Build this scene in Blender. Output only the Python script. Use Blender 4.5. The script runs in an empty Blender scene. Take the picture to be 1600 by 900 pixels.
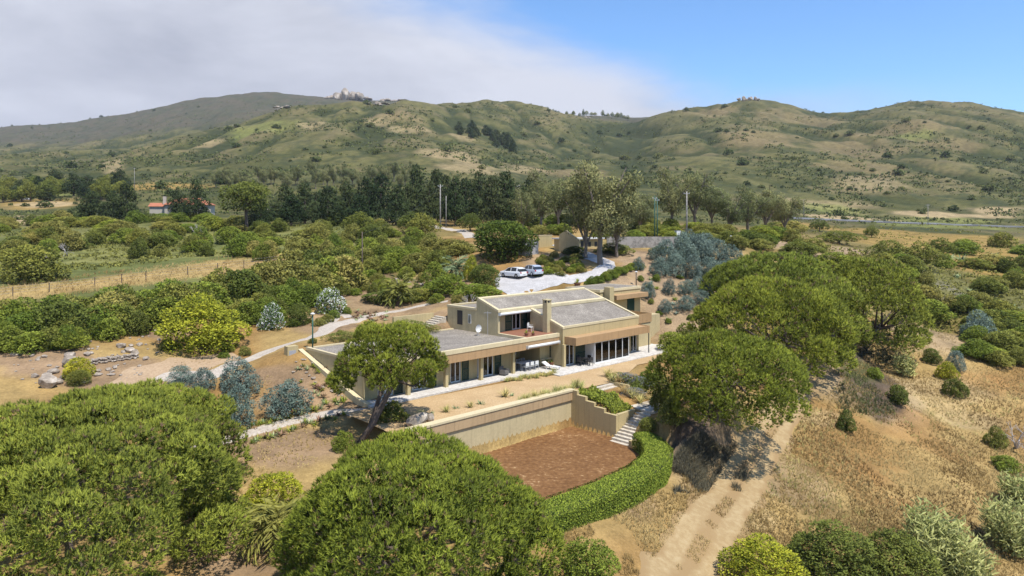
import bpy, bmesh, math, random
import numpy as np
from mathutils import Vector, Matrix

# ------------------------------------------------------------------ camera, sky, sun, exposure
scene = bpy.context.scene
C = scene.collection
CAMH = 15.3           # metres above the house terrace (terrace = 0)
F = 1100.0            # focal length in pixels of the 1600 px wide photograph
HOR = 350.0           # row of the horizon
cam_d = bpy.data.cameras.new('camera'); cam = bpy.data.objects.new('camera', cam_d); C.objects.link(cam)
cam.location = (0, 0, CAMH); cam.rotation_euler = (math.radians(90), 0, 0)
cam_d.sensor_width = 36; cam_d.lens = F / 1600 * 36; cam_d.shift_y = -(450 - HOR) / 1600
cam_d.clip_start = 0.5; cam_d.clip_end = 20000
scene.camera = cam

SUN_EL = math.radians(64); SUN_AZ = math.atan2(0.62, -0.78)     # azimuth clockwise from +Y
sun_dir = Vector((math.cos(SUN_EL) * math.sin(SUN_AZ), math.cos(SUN_EL) * math.cos(SUN_AZ), math.sin(SUN_EL)))
sl = bpy.data.lights.new('sun', 'SUN'); sun = bpy.data.objects.new('sun', sl); C.objects.link(sun)
sl.energy = 4.1; sl.angle = math.radians(0.55); sl.color = (1.0, 0.95, 0.87)
sun.rotation_euler = sun_dir.to_track_quat('Z', 'Y').to_euler(); sun.location = (60, -60, 120)

world = bpy.data.worlds.new('World'); scene.world = world; world.use_nodes = True
def build_world():
    nt = world.node_tree; nt.nodes.clear(); L = nt.links.new
    out = nt.nodes.new('ShaderNodeOutputWorld'); bg = nt.nodes.new('ShaderNodeBackground')
    sky = nt.nodes.new('ShaderNodeTexSky'); sky.sky_type = 'NISHITA'; sky.sun_disc = False
    sky.sun_elevation = SUN_EL; sky.sun_rotation = SUN_AZ
    sky.altitude = 150; sky.air_density = 1.0; sky.dust_density = 0.3; sky.ozone_density = 2.2
    def math_(op, a, b=None, c=None):
        n = nt.nodes.new('ShaderNodeMath'); n.operation = op
        for i, x in enumerate((a, b, c)):
            if x is None: continue
            if isinstance(x, (int, float)): n.inputs[i].default_value = x
            else: L(x, n.inputs[i])
        return n.outputs[0]
    def sstep(x, lo, hi):
        n = nt.nodes.new('ShaderNodeMapRange'); n.interpolation_type = 'SMOOTHSTEP'
        L(x, n.inputs[0]); n.inputs[1].default_value = lo; n.inputs[2].default_value = hi
        return n.outputs[0]
    tc = nt.nodes.new('ShaderNodeTexCoord'); sep = nt.nodes.new('ShaderNodeSeparateXYZ'); L(tc.outputs['Generated'], sep.inputs[0])
    x, y, z = sep.outputs
    # a stratus bank lying over the hills to the west; a cloud layer seen in its own plane
    zz = math_('ADD', math_('MAXIMUM', z, 0.0), 0.12)
    comb = nt.nodes.new('ShaderNodeCombineXYZ'); L(math_('DIVIDE', x, zz), comb.inputs[0]); L(math_('DIVIDE', y, zz), comb.inputs[1])
    def noise(vec, scale, detail, rough=0.55, dist=0.0):
        n = nt.nodes.new('ShaderNodeTexNoise'); L(vec, n.inputs['Vector']); n.inputs['Scale'].default_value = scale
        n.inputs['Detail'].default_value = detail; n.inputs['Roughness'].default_value = rough; n.inputs['Distortion'].default_value = dist
        return n.outputs[0]
    mp = nt.nodes.new('ShaderNodeMapping'); L(tc.outputs['Generated'], mp.inputs[0]); mp.inputs['Scale'].default_value = (1.0, 1.0, 2.6)
    mp.inputs['Rotation'].default_value = (0, math.radians(-8), 0)
    n1 = noise(mp.outputs[0], 3.2, 9, 0.6, 0.3); n2 = noise(mp.outputs[0], 1.7, 5, 0.55, 0.2); n3 = noise(comb.outputs[0], 1.1, 7, 0.6)
    # edge of the bank: it thins out to the east and with height
    e = math_('ADD', math_('MULTIPLY', x, -1.0), math_('MULTIPLY', z, -3.0))
    e = math_('ADD', e, math_('MULTIPLY', math_('SUBTRACT', n1, 0.5), 0.44))
    e = math_('ADD', e, math_('MULTIPLY', math_('SUBTRACT', n2, 0.5), 0.18))
    bank = sstep(e, -0.90, -0.56)
    # a low wisp beyond the eastern hills
    w = math_('ADD', z, math_('MULTIPLY', math_('SUBTRACT', n1, 0.5), 0.05))
    wisp = math_('MULTIPLY', math_('SUBTRACT', 1.0, sstep(w, 0.145, 0.19)), sstep(x, 0.62, 0.30))
    wisp = math_('MULTIPLY', wisp, 0.5)
    cov = math_('MAXIMUM', bank, wisp)
    mix = nt.nodes.new('ShaderNodeMix'); mix.data_type = 'RGBA'
    L(cov, mix.inputs['Factor'])
    sc_ = nt.nodes.new('ShaderNodeMix'); sc_.data_type = 'RGBA'; sc_.blend_type = 'MULTIPLY'; sc_.inputs['Factor'].default_value = 1
    L(sky.outputs[0], sc_.inputs['A']); sc_.inputs['B'].default_value = (0.088, 0.118, 0.146, 1)
    L(sc_.outputs['Result'], mix.inputs['A'])
    cr = nt.nodes.new('ShaderNodeValToRGB'); cr.color_ramp.elements[0].position = 0.36; cr.color_ramp.elements[1].position = 0.64
    cr.color_ramp.elements[0].color = (0.27, 0.29, 0.36, 1); cr.color_ramp.elements[1].color = (0.50, 0.52, 0.59, 1)
    L(math_('ADD', math_('MULTIPLY', n2, 0.55), math_('MULTIPLY', n1, 0.45)), cr.inputs[0])
    L(cr.outputs[0], mix.inputs['B'])
    L(mix.outputs['Result'], bg.inputs[0]); bg.inputs[1].default_value = 1.0
    L(bg.outputs[0], out.inputs[0])
build_world()
vs = scene.view_settings; vs.view_transform = 'Standard'; vs.look = 'None'; vs.gamma = 1; vs.use_curve_mapping = False
vs.exposure = 0.56
scene.render.engine = 'CYCLES'
scene.cycles.max_bounces = 5; scene.cycles.diffuse_bounces = 2; scene.cycles.glossy_bounces = 2; scene.cycles.transmission_bounces = 3
scene.cycles.transparent_max_bounces = 6; scene.cycles.volume_bounces = 0
scene.cycles.use_denoising = True

# ------------------------------------------------------------------ tagging
def tag(o, label=None, cat=None, group=None, kind=None):
    if label: o['label'] = label
    if cat: o['category'] = cat
    if group: o['group'] = group
    if kind: o['kind'] = kind
    return o
def empty(name, loc=(0, 0, 0), rz=0.0, parent=None):
    o = bpy.data.objects.new(name, None); C.objects.link(o); o.location = loc; o.rotation_euler = (0, 0, rz); o.parent = parent
    o.empty_display_size = 0.3
    return o
def copy_tree(o, parent=None):
    c = o.copy(); C.objects.link(c); c.parent = parent
    for ch in list(o.children): copy_tree(ch, c)
    return c

# ------------------------------------------------------------------ value noise in numpy
def _hash(ix, iy, seed):
    n = (ix.astype(np.int64) * 374761393 + iy.astype(np.int64) * 668265263 + seed * 1442695041) & 0x7fffffff
    n = ((n ^ (n >> 13)) * 1274126177) & 0x7fffffff
    return ((n ^ (n >> 16)) & 0xffff) / 65535.0
def vnoise(x, y, seed=0):
    ix = np.floor(x); iy = np.floor(y); fx = x - ix; fy = y - iy
    fx = fx * fx * (3 - 2 * fx); fy = fy * fy * (3 - 2 * fy)
    a = _hash(ix, iy, seed); b = _hash(ix + 1, iy, seed); c = _hash(ix, iy + 1, seed); d = _hash(ix + 1, iy + 1, seed)
    return (a * (1 - fx) + b * fx) * (1 - fy) + (c * (1 - fx) + d * fx) * fy
def fbm(x, y, octv=4, seed=0, gain=0.5):
    s = 0; a = 1; t = 0
    for i in range(octv):
        s = s + a * vnoise(x * 2 ** i + 17.3 * i, y * 2 ** i - 9.1 * i, seed + i); t += a; a *= gain
    return s / t
def sm(x, lo, hi):
    t = np.clip((x - lo) / (hi - lo), 0, 1); return t * t * (3 - 2 * t)

# ------------------------------------------------------------------ house frame (a along the facade, b into the hill)
HO = np.array([0.065, 71.7]); D1 = np.array([0.7193, 0.6947]); D2 = np.array([-0.6947, 0.7193])
HROT = math.atan2(D1[1], D1[0])
def loc2w(a, b): return HO[0] + a * D1[0] + b * D2[0], HO[1] + a * D1[1] + b * D2[1]
def w2loc(X, Y):
    dx = X - HO[0]; dy = Y - HO[1]
    return dx * D1[0] + dy * D1[1], dx * D2[0] + dy * D2[1]

# ------------------------------------------------------------------ relief
NEAR = [  # pixel column, pixel row, distance: points read off the photograph
 (659,517,79),(560,497,87),(620,485,90),(600,450,105),(540,470,95),(700,455,98),(740,440,100),(650,420,115),(560,420,115),
 (700,390,130),(720,360,165),(500,400,125),(480,402,125),(250,425,112),(100,450,102),(0,465,96),(100,400,140),(300,380,150),
 (100,360,200),(300,347,200),(500,360,170),(-150,470,92),(-150,400,140),(800,348,185),(900,352,175),(1000,352,175),(1100,355,170),
 (797,459,90.8),(810,436,98.5),(870,432,98.5),(940,425,101),(900,446,93.5),(930,405,112),(895,390,121),(870,383,127),(800,390,121),(840,410,110),(780,400,115),(1000,400,118),(1080,400,116),(1080,440,105),
 (1060,490,95),(1030,530,90),(1150,400,120),(1200,392,130),(1300,410,125),(1450,430,130),(1450,510,115),(1600,430,150),(1600,480,125),
 (1500,400,190),(1300,370,190),(1600,390,210),(1800,430,150),(1800,520,105),
 (1250,560,80),(1300,530,92),(1380,560,86),(1400,600,76),(1290,590,74.5),(1265,650,67),(1200,680,61.5),(1150,760,52),(1085,880,43),
 (1060,790,47),(960,830,42.5),(870,850,40.3),(1040,723,53),(1070,648,62),(1100,765,52.3),(1105,690,58),(1010,560,80),(1040,600,69),
 (1400,750,60),(1500,700,70),(1600,620,85),(1600,700,72),(1600,850,55),(1400,880,48),(1250,800,51),(1500,560,95),(1600,540,102),(1300,700,62.5),
 (1800,700,72),(1800,880,53),(1100,990,36),(1400,1000,40),(1700,1000,46),
 (340,690,53),(500,645,60),(540,642,60),(430,620,62),(470,600,63.5),(400,560,70),(440,540,74),(250,562,68),(330,585,65),(300,600,63),(100,600,62),
 (100,530,71),(0,600,60),(0,520,75),(200,520,77),(100,470,93),(300,500,82),(300,440,103),(450,460,95),(480,500,84),(-150,600,60),(-150,520,76),
 (400,760,46),(340,870,38.5),(600,700,52),(560,690,54),(640,662,57),(0,900,36),(-150,900,36),(640,930,34),(800,960,33),(200,700,50),(0,700,48),
]
def unproj(u, v, Y): return ((u - 800) / F * Y, Y, CAMH - (v - HOR) * Y / F)
_pts = [unproj(*p) for p in NEAR]
for X, Y, Z in [(-8, 18, -4.5), (20, 18, -8), (45, 18, -12), (-45, 18, -4), (0, -5, -7), (40, -5, -13), (-60, -5, -6), (110, 60, -11), (110, 20, -16), (-110, 60, 2), (-110, 20, -3)]: _pts.append((X, Y, Z))
for a, b, z in [(-19, 11, 3.0), (-19.5, 5, 1.2), (-19.5, 0, 0.0), (-20, -7, -0.6), (26, 4, 0.4), (27, -3, -0.2), (20, -6, -0.1), (10, -7, 0), (4, 14, 5.3), (14, 14, 6.2), (24, 13, 6.8), (-8, 13.5, 3.6), (-14, 13.5, 3.4), (0, 14, 3.9)]:
    X, Y = loc2w(a, b); _pts.append((X, Y, z))
_pts = np.array(_pts)
def _fit():
    P = _pts[:, :2]; n = len(P)
    D = np.sqrt(((P[:, None] - P[None]) ** 2).sum(-1) + 4.0)
    A = np.zeros((n + 3, n + 3)); A[:n, :n] = D + np.eye(n) * -0.6; A[:n, n] = 1; A[:n, n + 1:] = P; A[n, :n] = 1; A[n + 1:, :n] = P.T
    return np.linalg.solve(A, np.concatenate([_pts[:, 2], np.zeros(3)]))
_w = _fit()
def near_h(X, Y):
    out = _w[-3] + _w[-2] * X + _w[-1] * Y
    for i in range(len(_pts)):
        out = out + _w[i] * np.sqrt((X - _pts[i, 0]) ** 2 + (Y - _pts[i, 1]) ** 2 + 4.0)
    return out
UK = [-1200,-600,-200,   0, 100, 200, 300, 420, 480, 560, 640, 700, 760, 800, 880, 985,1060,1165,1215,1280,1340,1430,1500,1600,1800,2200,2800]
FAR = [
 (170,  [420,400,375, 368, 366, 362, 358, 356, 356, 356, 352, 352, 350, 349, 352, 352, 354, 362, 370, 376, 382, 396, 402, 404, 410, 425,440]),
 (260,  [380,365,345, 333, 334, 334, 333, 336, 338, 338, 338, 338, 340, 340, 340, 342, 344, 350, 354, 358, 362, 366, 370, 374, 380, 395,400]),
 (400,  [350,335,318, 306, 300, 296, 294, 292, 290, 290, 292, 294, 298, 302, 306, 308, 312, 318, 324, 332, 336, 338, 340, 342, 345, 355,360]),
 (600,  [320,310,285, 272, 266, 258, 252, 243, 238, 232, 233, 240, 252, 260, 270, 278, 270, 266, 270, 278, 282, 284, 286, 290, 300, 315,320]),
 (780,  [300,290,268, 258, 251, 242, 230, 206, 196, 190, 196, 210, 228, 238, 250, 262, 240, 230, 233, 238, 237, 234, 236, 244, 262, 285,300]),
 (980,  [285,275,258, 250, 243, 235, 215, 181, 165, 159, 165, 183, 202, 210, 224, 243, 210, 196, 200, 208, 196, 182, 182, 194, 225, 265,280]),
 (1250, [275,265,250, 242, 240, 238, 228, 200, 188, 176, 172, 163, 155, 159, 178, 206, 169, 153, 161, 182, 172, 158, 158, 177, 212, 255,275]),
 (1600, [262,250,232, 225, 222, 212, 196, 182, 176, 172, 170, 172, 168, 174, 184, 190, 184, 180, 182, 186, 184, 188, 190, 200, 225, 260,280]),
 (2200, [240,222,205, 197, 191, 176, 153, 139, 147, 156, 158, 165, 170, 174, 178, 183, 184, 184, 182, 178, 176, 186, 192, 205, 230, 262,280]),
 (3200, [260,245,235, 230, 228, 222, 215, 212, 212, 212, 212, 215, 218, 220, 220, 220, 222, 222, 222, 222, 222, 225, 230, 240, 255, 275,290]),
 (6000, [330]*27)]
_ly = np.linspace(math.log(150), math.log(6000), 240); _uu = np.arange(-1200, 2801, 20.0)
def _table():
    T = np.zeros((len(FAR), len(_uu)))
    for i, (Y, vs_) in enumerate(FAR): T[i] = np.interp(_uu, UK, vs_)
    k = np.exp(-0.5 * (np.arange(-4, 5) / 0.9) ** 2); k /= k.sum()
    T = np.array([np.convolve(np.pad(r, 4, 'edge'), k, 'valid') for r in T])
    lr = np.log([f[0] for f in FAR]); G = np.zeros((len(_ly), len(_uu)))
    for j in range(len(_uu)): G[:, j] = np.interp(_ly, lr, T[:, j])
    k = np.exp(-0.5 * (np.arange(-6, 7) / 1.3) ** 2); k /= k.sum()
    return np.array([np.convolve(np.pad(G[:, j], 6, 'edge'), k, 'valid') for j in range(len(_uu))]).T
_T = _table()
def far_h(X, Y):
    Ys = np.maximum(Y, 100.0); u = np.clip(800 + F * X / Ys, -1199, 2799); l = np.clip(np.log(Ys), _ly[0], _ly[-1] - 1e-6)
    fi = (u + 1200) / 20.0; i = np.clip(fi.astype(int), 0, len(_uu) - 2); fu = fi - i
    fj = (l - _ly[0]) / (_ly[1] - _ly[0]); j = np.clip(fj.astype(int), 0, len(_ly) - 2); fl = fj - j
    v = (_T[j, i] * (1 - fu) + _T[j, i + 1] * fu) * (1 - fl) + (_T[j + 1, i] * (1 - fu) + _T[j + 1, i + 1] * fu) * fl
    z = CAMH - (v - HOR) * Ys / F
    amp = sm(Ys, 260, 900) * 15 * (1 - 0.55 * sm(Ys, 1400, 2200))
    rid = 1 - np.abs(fbm(X / 105 + 0.35 * Y / 300, Y / 330, 4, 5) - 0.5) * 4        # gullies running down the slopes
    rid2 = 1 - np.abs(fbm(X / 42, Y / 120, 3, 15) - 0.5) * 4
    return z + amp * (fbm(X / 130, Y / 150, 5, 3) - 0.5) * 0.9 - amp * np.clip(rid, 0, 1) ** 2 * 0.62 + amp * 0.40 - amp * np.clip(rid2, 0, 1) ** 2 * 0.22
def _line(p, q, left):
    p = np.array(p); q = np.array(q); L_ = np.linalg.norm(q - p); d = (q - p) / L_; n = np.array([-d[1], d[0]]) * (1 if left else -1); return (p, q), d, n, L_
BK, BKD, BKN, BKL = _line((16.5, 51.8), (24.0, 64.0), True)
SC, SCD, SCN, SCL = _line((41.5, 93.0), (40.6, 73.5), True)
def rectd(a, b, a0, a1, b0, b1):
    dx = np.maximum(np.maximum(a0 - a, a - a1), 0); dy = np.maximum(np.maximum(b0 - b, b - b1), 0)
    return np.sqrt(dx * dx + dy * dy)
def height(X, Y):
    X = np.asarray(X, float); Y = np.asarray(Y, float)
    w = sm(Y, 150, 215)
    z = near_h(X, np.minimum(Y, 260)) * (1 - w) + far_h(X, Y) * w
    z = z + (fbm(X / 7, Y / 7, 4, 11) - 0.5) * 0.9 * sm(Y, 30, 60) * (1 - 0.3 * w)
    # cut bank left of the track, scarp below the pine row
    d = (X - BK[0][0]) * BKN[0] + (Y - BK[0][1]) * BKN[1]; t = ((X - BK[0][0]) * BKD[0] + (Y - BK[0][1]) * BKD[1]) / BKL
    z = z + 2.3 * sm(d, 1.9, 3.1) * (1 - sm(d, 3.6, 10)) * sm(t, -0.35, 0.05) * (1 - sm(t, 0.75, 1.1))
    d = (X - SC[0][0]) * SCN[0] + (Y - SC[0][1]) * SCN[1]; t = ((X - SC[0][0]) * SCD[0] + (Y - SC[0][1]) * SCD[1]) / SCL
    z = z - 2.0 * sm(d, 0, 2.2) * (1 - sm(d, 3.0, 17)) * sm(t, -0.2, 0.15) * (1 - sm(t, 0.75, 1.15))
    a, b = w2loc(X, Y)
    # the yard and the ground the house is cut into
    for (a0, a1, b0, b1, zz, fall) in ((-14.2, 24, -1.5, 9.0, -0.05, 2.6), (-17.2, 24, -9.6, -1.5, -0.05, 2.2), (1.4, 21, 5.0, 11.0, 3.0, 2.0)):
        k = 1 - sm(rectd(a, b, a0, a1, b0, b1), 0, fall); z = z * (1 - k) + zz * k
    # slope under the stairs and its planting
    k = (1 - sm(rectd(a, b, -1.6, 8, -15.5, -9.8), 0, 1.2)); zs = -0.15 - np.clip((-9.8 - b) / 5.5, 0, 1) * 1.1 - np.clip((1.2 - a) / 2.6, 0, 1) * np.clip((-13.9 - b) / 0.8, 0, 1) * 2.0
    z = z * (1 - k) + zs * k
    # sunken court
    d = rectd(a, b, -20.5, -1.75, -21.6, -9.55); k = 1 - sm(d, 0.0, 0.45); z = z * (1 - k) + (-3.03) * k
    return z
def ground(u, v, y0=34, y1=900):
    """first point of the relief met by the ray through a pixel of the photograph"""
    Y = np.exp(np.linspace(math.log(y0), math.log(y1), 900)); X = (u - 800) / F * Y; R = CAMH - (v - HOR) * Y / F
    hit = np.nonzero(height(X, Y) >= R)[0]
    i = hit[0] if len(hit) else len(Y) - 1
    return np.array([X[i], Y[i], float(height(X[i], Y[i]))])

# ------------------------------------------------------------------ materials
def mat_base(name, rough=0.8, spec=0.3):
    m = bpy.data.materials.new(name); m.use_nodes = True
    p = m.node_tree.nodes['Principled BSDF']; p.inputs['Roughness'].default_value = rough; p.inputs['Specular IOR Level'].default_value = spec
    return m, m.node_tree, p
ALB = 0.80     # sunlit surfaces look brighter in the photograph than they are
def lin(r, g, b):
    f = lambda c: (c / 255 / 12.92) if c <= 10 else ((c / 255 + 0.055) / 1.055) ** 2.4
    return (f(r) * ALB, f(g) * ALB, f(b) * ALB)
def solid(name, col, rough=0.7, var=0.12, scale=2.0, fine=25.0, bump=0.0, metal=0.0, spec=0.3, coords='Object', streak=0.0):
    """colour with blotchy wear and grain"""
    m, nt, p = mat_base(name, rough, spec); L = nt.links.new
    tc = nt.nodes.new('ShaderNodeTexCoord')
    n1 = nt.nodes.new('ShaderNodeTexNoise'); n1.inputs['Scale'].default_value = scale; n1.inputs['Detail'].default_value = 6; n1.inputs['Roughness'].default_value = 0.65
    n2 = nt.nodes.new('ShaderNodeTexNoise'); n2.inputs['Scale'].default_value = fine; n2.inputs['Detail'].default_value = 3
    L(tc.outputs[coords], n1.inputs[0]); L(tc.outputs[coords], n2.inputs[0])
    ad = nt.nodes.new('ShaderNodeMath'); ad.operation = 'ADD'; L(n1.outputs[0], ad.inputs[0]); L(n2.outputs[0], ad.inputs[1])
    r = nt.nodes.new('ShaderNodeMapRange'); L(ad.outputs[0], r.inputs[0]); r.inputs[1].default_value = 0.6; r.inputs[2].default_value = 1.4
    r.inputs[3].default_value = 1 - var; r.inputs[4].default_value = 1 + var
    mx = nt.nodes.new('ShaderNodeVectorMath'); mx.operation = 'SCALE'; mx.inputs[0].default_value = col[:3]; L(r.outputs[0], mx.inputs['Scale'])
    L(mx.outputs[0], p.inputs['Base Color']); p.inputs['Metallic'].default_value = metal
    if streak:      # rain streaks and faded patches
        mp = nt.nodes.new('ShaderNodeMapping'); mp.inputs['Scale'].default_value = (2.6, 2.6, 0.16); L(tc.outputs[coords], mp.inputs[0])
        n3 = nt.nodes.new('ShaderNodeTexNoise'); n3.inputs['Scale'].default_value = 1.6; n3.inputs['Detail'].default_value = 5; n3.inputs['Roughness'].default_value = 0.7; L(mp.outputs[0], n3.inputs[0])
        r3 = nt.nodes.new('ShaderNodeMapRange'); L(n3.outputs[0], r3.inputs[0]); r3.inputs[1].default_value = 0.5; r3.inputs[2].default_value = 0.78; r3.inputs[3].default_value = 0; r3.inputs[4].default_value = streak
        m3 = nt.nodes.new('ShaderNodeMix'); m3.data_type = 'RGBA'; L(r3.outputs[0], m3.inputs['Factor']); L(mx.outputs[0], m3.inputs['A']); m3.inputs['B'].default_value = (col[0] * .45, col[1] * .42, col[2] * .42, 1); L(m3.outputs['Result'], p.inputs['Base Color'])
    if bump:
        b = nt.nodes.new('ShaderNodeBump'); b.inputs['Strength'].default_value = bump; b.inputs['Distance'].default_value = 0.05
        L(ad.outputs[0], b.inputs['Height']); L(b.outputs[0], p.inputs['Normal'])
    return m
def speckle(name, c1, c2, scale, rough=0.95, c3=None, blot=0.6, bump=0.4, thr=(0.42, 0.6)):
    """gravel, soil and stony ground: two or three colours in grains plus broad blotches"""
    m, nt, p = mat_base(name, rough, 0.2); L = nt.links.new
    tc = nt.nodes.new('ShaderNodeTexCoord')
    n1 = nt.nodes.new('ShaderNodeTexNoise'); n1.inputs['Scale'].default_value = scale; n1.inputs['Detail'].default_value = 4; n1.inputs['Roughness'].default_value = 0.7
    n2 = nt.nodes.new('ShaderNodeTexNoise'); n2.inputs['Scale'].default_value = blot; n2.inputs['Detail'].default_value = 6; n2.inputs['Roughness'].default_value = 0.65
    L(tc.outputs['Object'], n1.inputs[0]); L(tc.outputs['Object'], n2.inputs[0])
    r = nt.nodes.new('ShaderNodeValToRGB'); r.color_ramp.elements[0].position = thr[0]; r.color_ramp.elements[1].position = thr[1]
    r.color_ramp.elements[0].color = (*c1, 1); r.color_ramp.elements[1].color = (*c2, 1)
    if c3:
        e = r.color_ramp.elements.new(min(thr[1] + 0.10, 0.98)); e.color = (*c3, 1)
    ad = nt.nodes.new('ShaderNodeMath'); ad.operation = 'MULTIPLY_ADD'; L(n2.outputs[0], ad.inputs[0]); ad.inputs[1].default_value = 0.5
    s = nt.nodes.new('ShaderNodeMath'); s.operation = 'MULTIPLY_ADD'; L(n1.outputs[0], s.inputs[0]); s.inputs[1].default_value = 1.0; s.inputs[2].default_value = -0.25
    L(s.outputs[0], ad.inputs[2]); L(ad.outputs[0], r.inputs[0]); L(r.outputs[0], p.inputs['Base Color'])
    if bump:
        b = nt.nodes.new('ShaderNodeBump'); b.inputs['Strength'].default_value = bump; b.inputs['Distance'].default_value = 0.06
        L(n1.outputs[0], b.inputs['Height']); L(b.outputs[0], p.inputs['Normal'])
    return m
def leafmat(name, dark, light, trans=0.25, rough=0.55, objvar=0.25, third=None, tilt=0.55, dead=None):
    """foliage: 'tint' runs from the dark to the light leaf colour, each plant varies a little"""
    m, nt, p = mat_base(name, rough, 0.08); L = nt.links.new
    at = nt.nodes.new('ShaderNodeAttribute'); at.attribute_name = 'tint'
    r = nt.nodes.new('ShaderNodeValToRGB'); r.color_ramp.elements[0].color = (*dark, 1); r.color_ramp.elements[1].color = (*light, 1)
    r.color_ramp.elements[1].position = 0.9
    if third:
        r.color_ramp.elements[1].position = 0.88; e = r.color_ramp.elements.new(0.93); e.color = (*third, 1)
    if dead:
        r.color_ramp.elements[0].position = 0.035; e = r.color_ramp.elements.new(0.03); e.color = (*dead, 1)
    L(at.outputs['Fac'], r.inputs[0])
    oi = nt.nodes.new('ShaderNodeObjectInfo')
    hsv = nt.nodes.new('ShaderNodeHueSaturation')
    mr = nt.nodes.new('ShaderNodeMapRange'); L(oi.outputs['Random'], mr.inputs[0]); mr.inputs[3].default_value = 1 - objvar; mr.inputs[4].default_value = 1 + objvar
    mh = nt.nodes.new('ShaderNodeMath'); mh.operation = 'MULTIPLY_ADD'; L(oi.outputs['Random'], mh.inputs[0]); mh.inputs[1].default_value = -0.09 * objvar * 2; mh.inputs[2].default_value = 0.5 + 0.045 * objvar * 2
    L(mr.outputs[0], hsv.inputs['Value']); L(mh.outputs[0], hsv.inputs['Hue']); L(r.outputs[0], hsv.inputs['Color'])
    L(hsv.outputs[0], p.inputs['Base Color'])
    # leaves of a spray share the lie of the crown's surface, each with its own tilt
    an = nt.nodes.new('ShaderNodeAttribute'); an.attribute_name = 'fn'
    vt = nt.nodes.new('ShaderNodeVectorTransform'); vt.vector_type = 'NORMAL'; vt.convert_from = 'OBJECT'; vt.convert_to = 'WORLD'; L(an.outputs['Vector'], vt.inputs[0])
    ge = nt.nodes.new('ShaderNodeNewGeometry'); sc1 = nt.nodes.new('ShaderNodeVectorMath'); sc1.operation = 'SCALE'; L(ge.outputs['Normal'], sc1.inputs[0]); sc1.inputs['Scale'].default_value = tilt
    av = nt.nodes.new('ShaderNodeVectorMath'); L(vt.outputs[0], av.inputs[0]); L(sc1.outputs[0], av.inputs[1]); nv = nt.nodes.new('ShaderNodeVectorMath'); nv.operation = 'NORMALIZE'; L(av.outputs[0], nv.inputs[0])
    L(nv.outputs[0], p.inputs['Normal'])
    tr = nt.nodes.new('ShaderNodeBsdfTranslucent'); L(hsv.outputs[0], tr.inputs[0])
    ms = nt.nodes.new('ShaderNodeMixShader'); ms.inputs[0].default_value = trans
    L(p.outputs[0], ms.inputs[1]); L(tr.outputs[0], ms.inputs[2]); L(ms.outputs[0], nt.nodes['Material Output'].inputs[0])
    return m

# ------------------------------------------------------------------ mesh helpers
def mesh_np(name, V, faces_n, I, mat, tint=None, smooth=False, fn=None):
    """V (n,3); faces all with faces_n corners; I flat index array"""
    me = bpy.data.meshes.new(name); V = np.ascontiguousarray(V, np.float32); I = np.ascontiguousarray(I, np.int32).ravel()
    me.vertices.add(len(V)); me.vertices.foreach_set('co', V.ravel())
    nf = len(I) // faces_n
    me.loops.add(len(I)); me.loops.foreach_set('vertex_index', I)
    me.polygons.add(nf); me.polygons.foreach_set('loop_start', np.arange(0, len(I), faces_n, dtype=np.int32))
    me.polygons.foreach_set('loop_total', np.full(nf, faces_n, np.int32))
    if smooth: me.polygons.foreach_set('use_smooth', np.ones(nf, bool))
    me.update(calc_edges=True)
    if tint is not None:
        t = me.attributes.new('tint', 'FLOAT', 'POINT'); t.data.foreach_set('value', np.ascontiguousarray(tint, np.float32))
    if fn is not None:
        t = me.attributes.new('fn', 'FLOAT_VECTOR', 'POINT'); t.data.foreach_set('vector', np.ascontiguousarray(fn, np.float32).ravel())
    if mat: me.materials.append(mat)
    return me
def link(name, me, parent=None, loc=(0, 0, 0), rz=0.0, s=None):
    o = bpy.data.objects.new(name, me); C.objects.link(o); o.parent = parent; o.location = loc; o.rotation_euler = (0, 0, rz)
    if s is not None: o.scale = (s, s, s) if isinstance(s, (int, float)) else s
    return o
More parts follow.
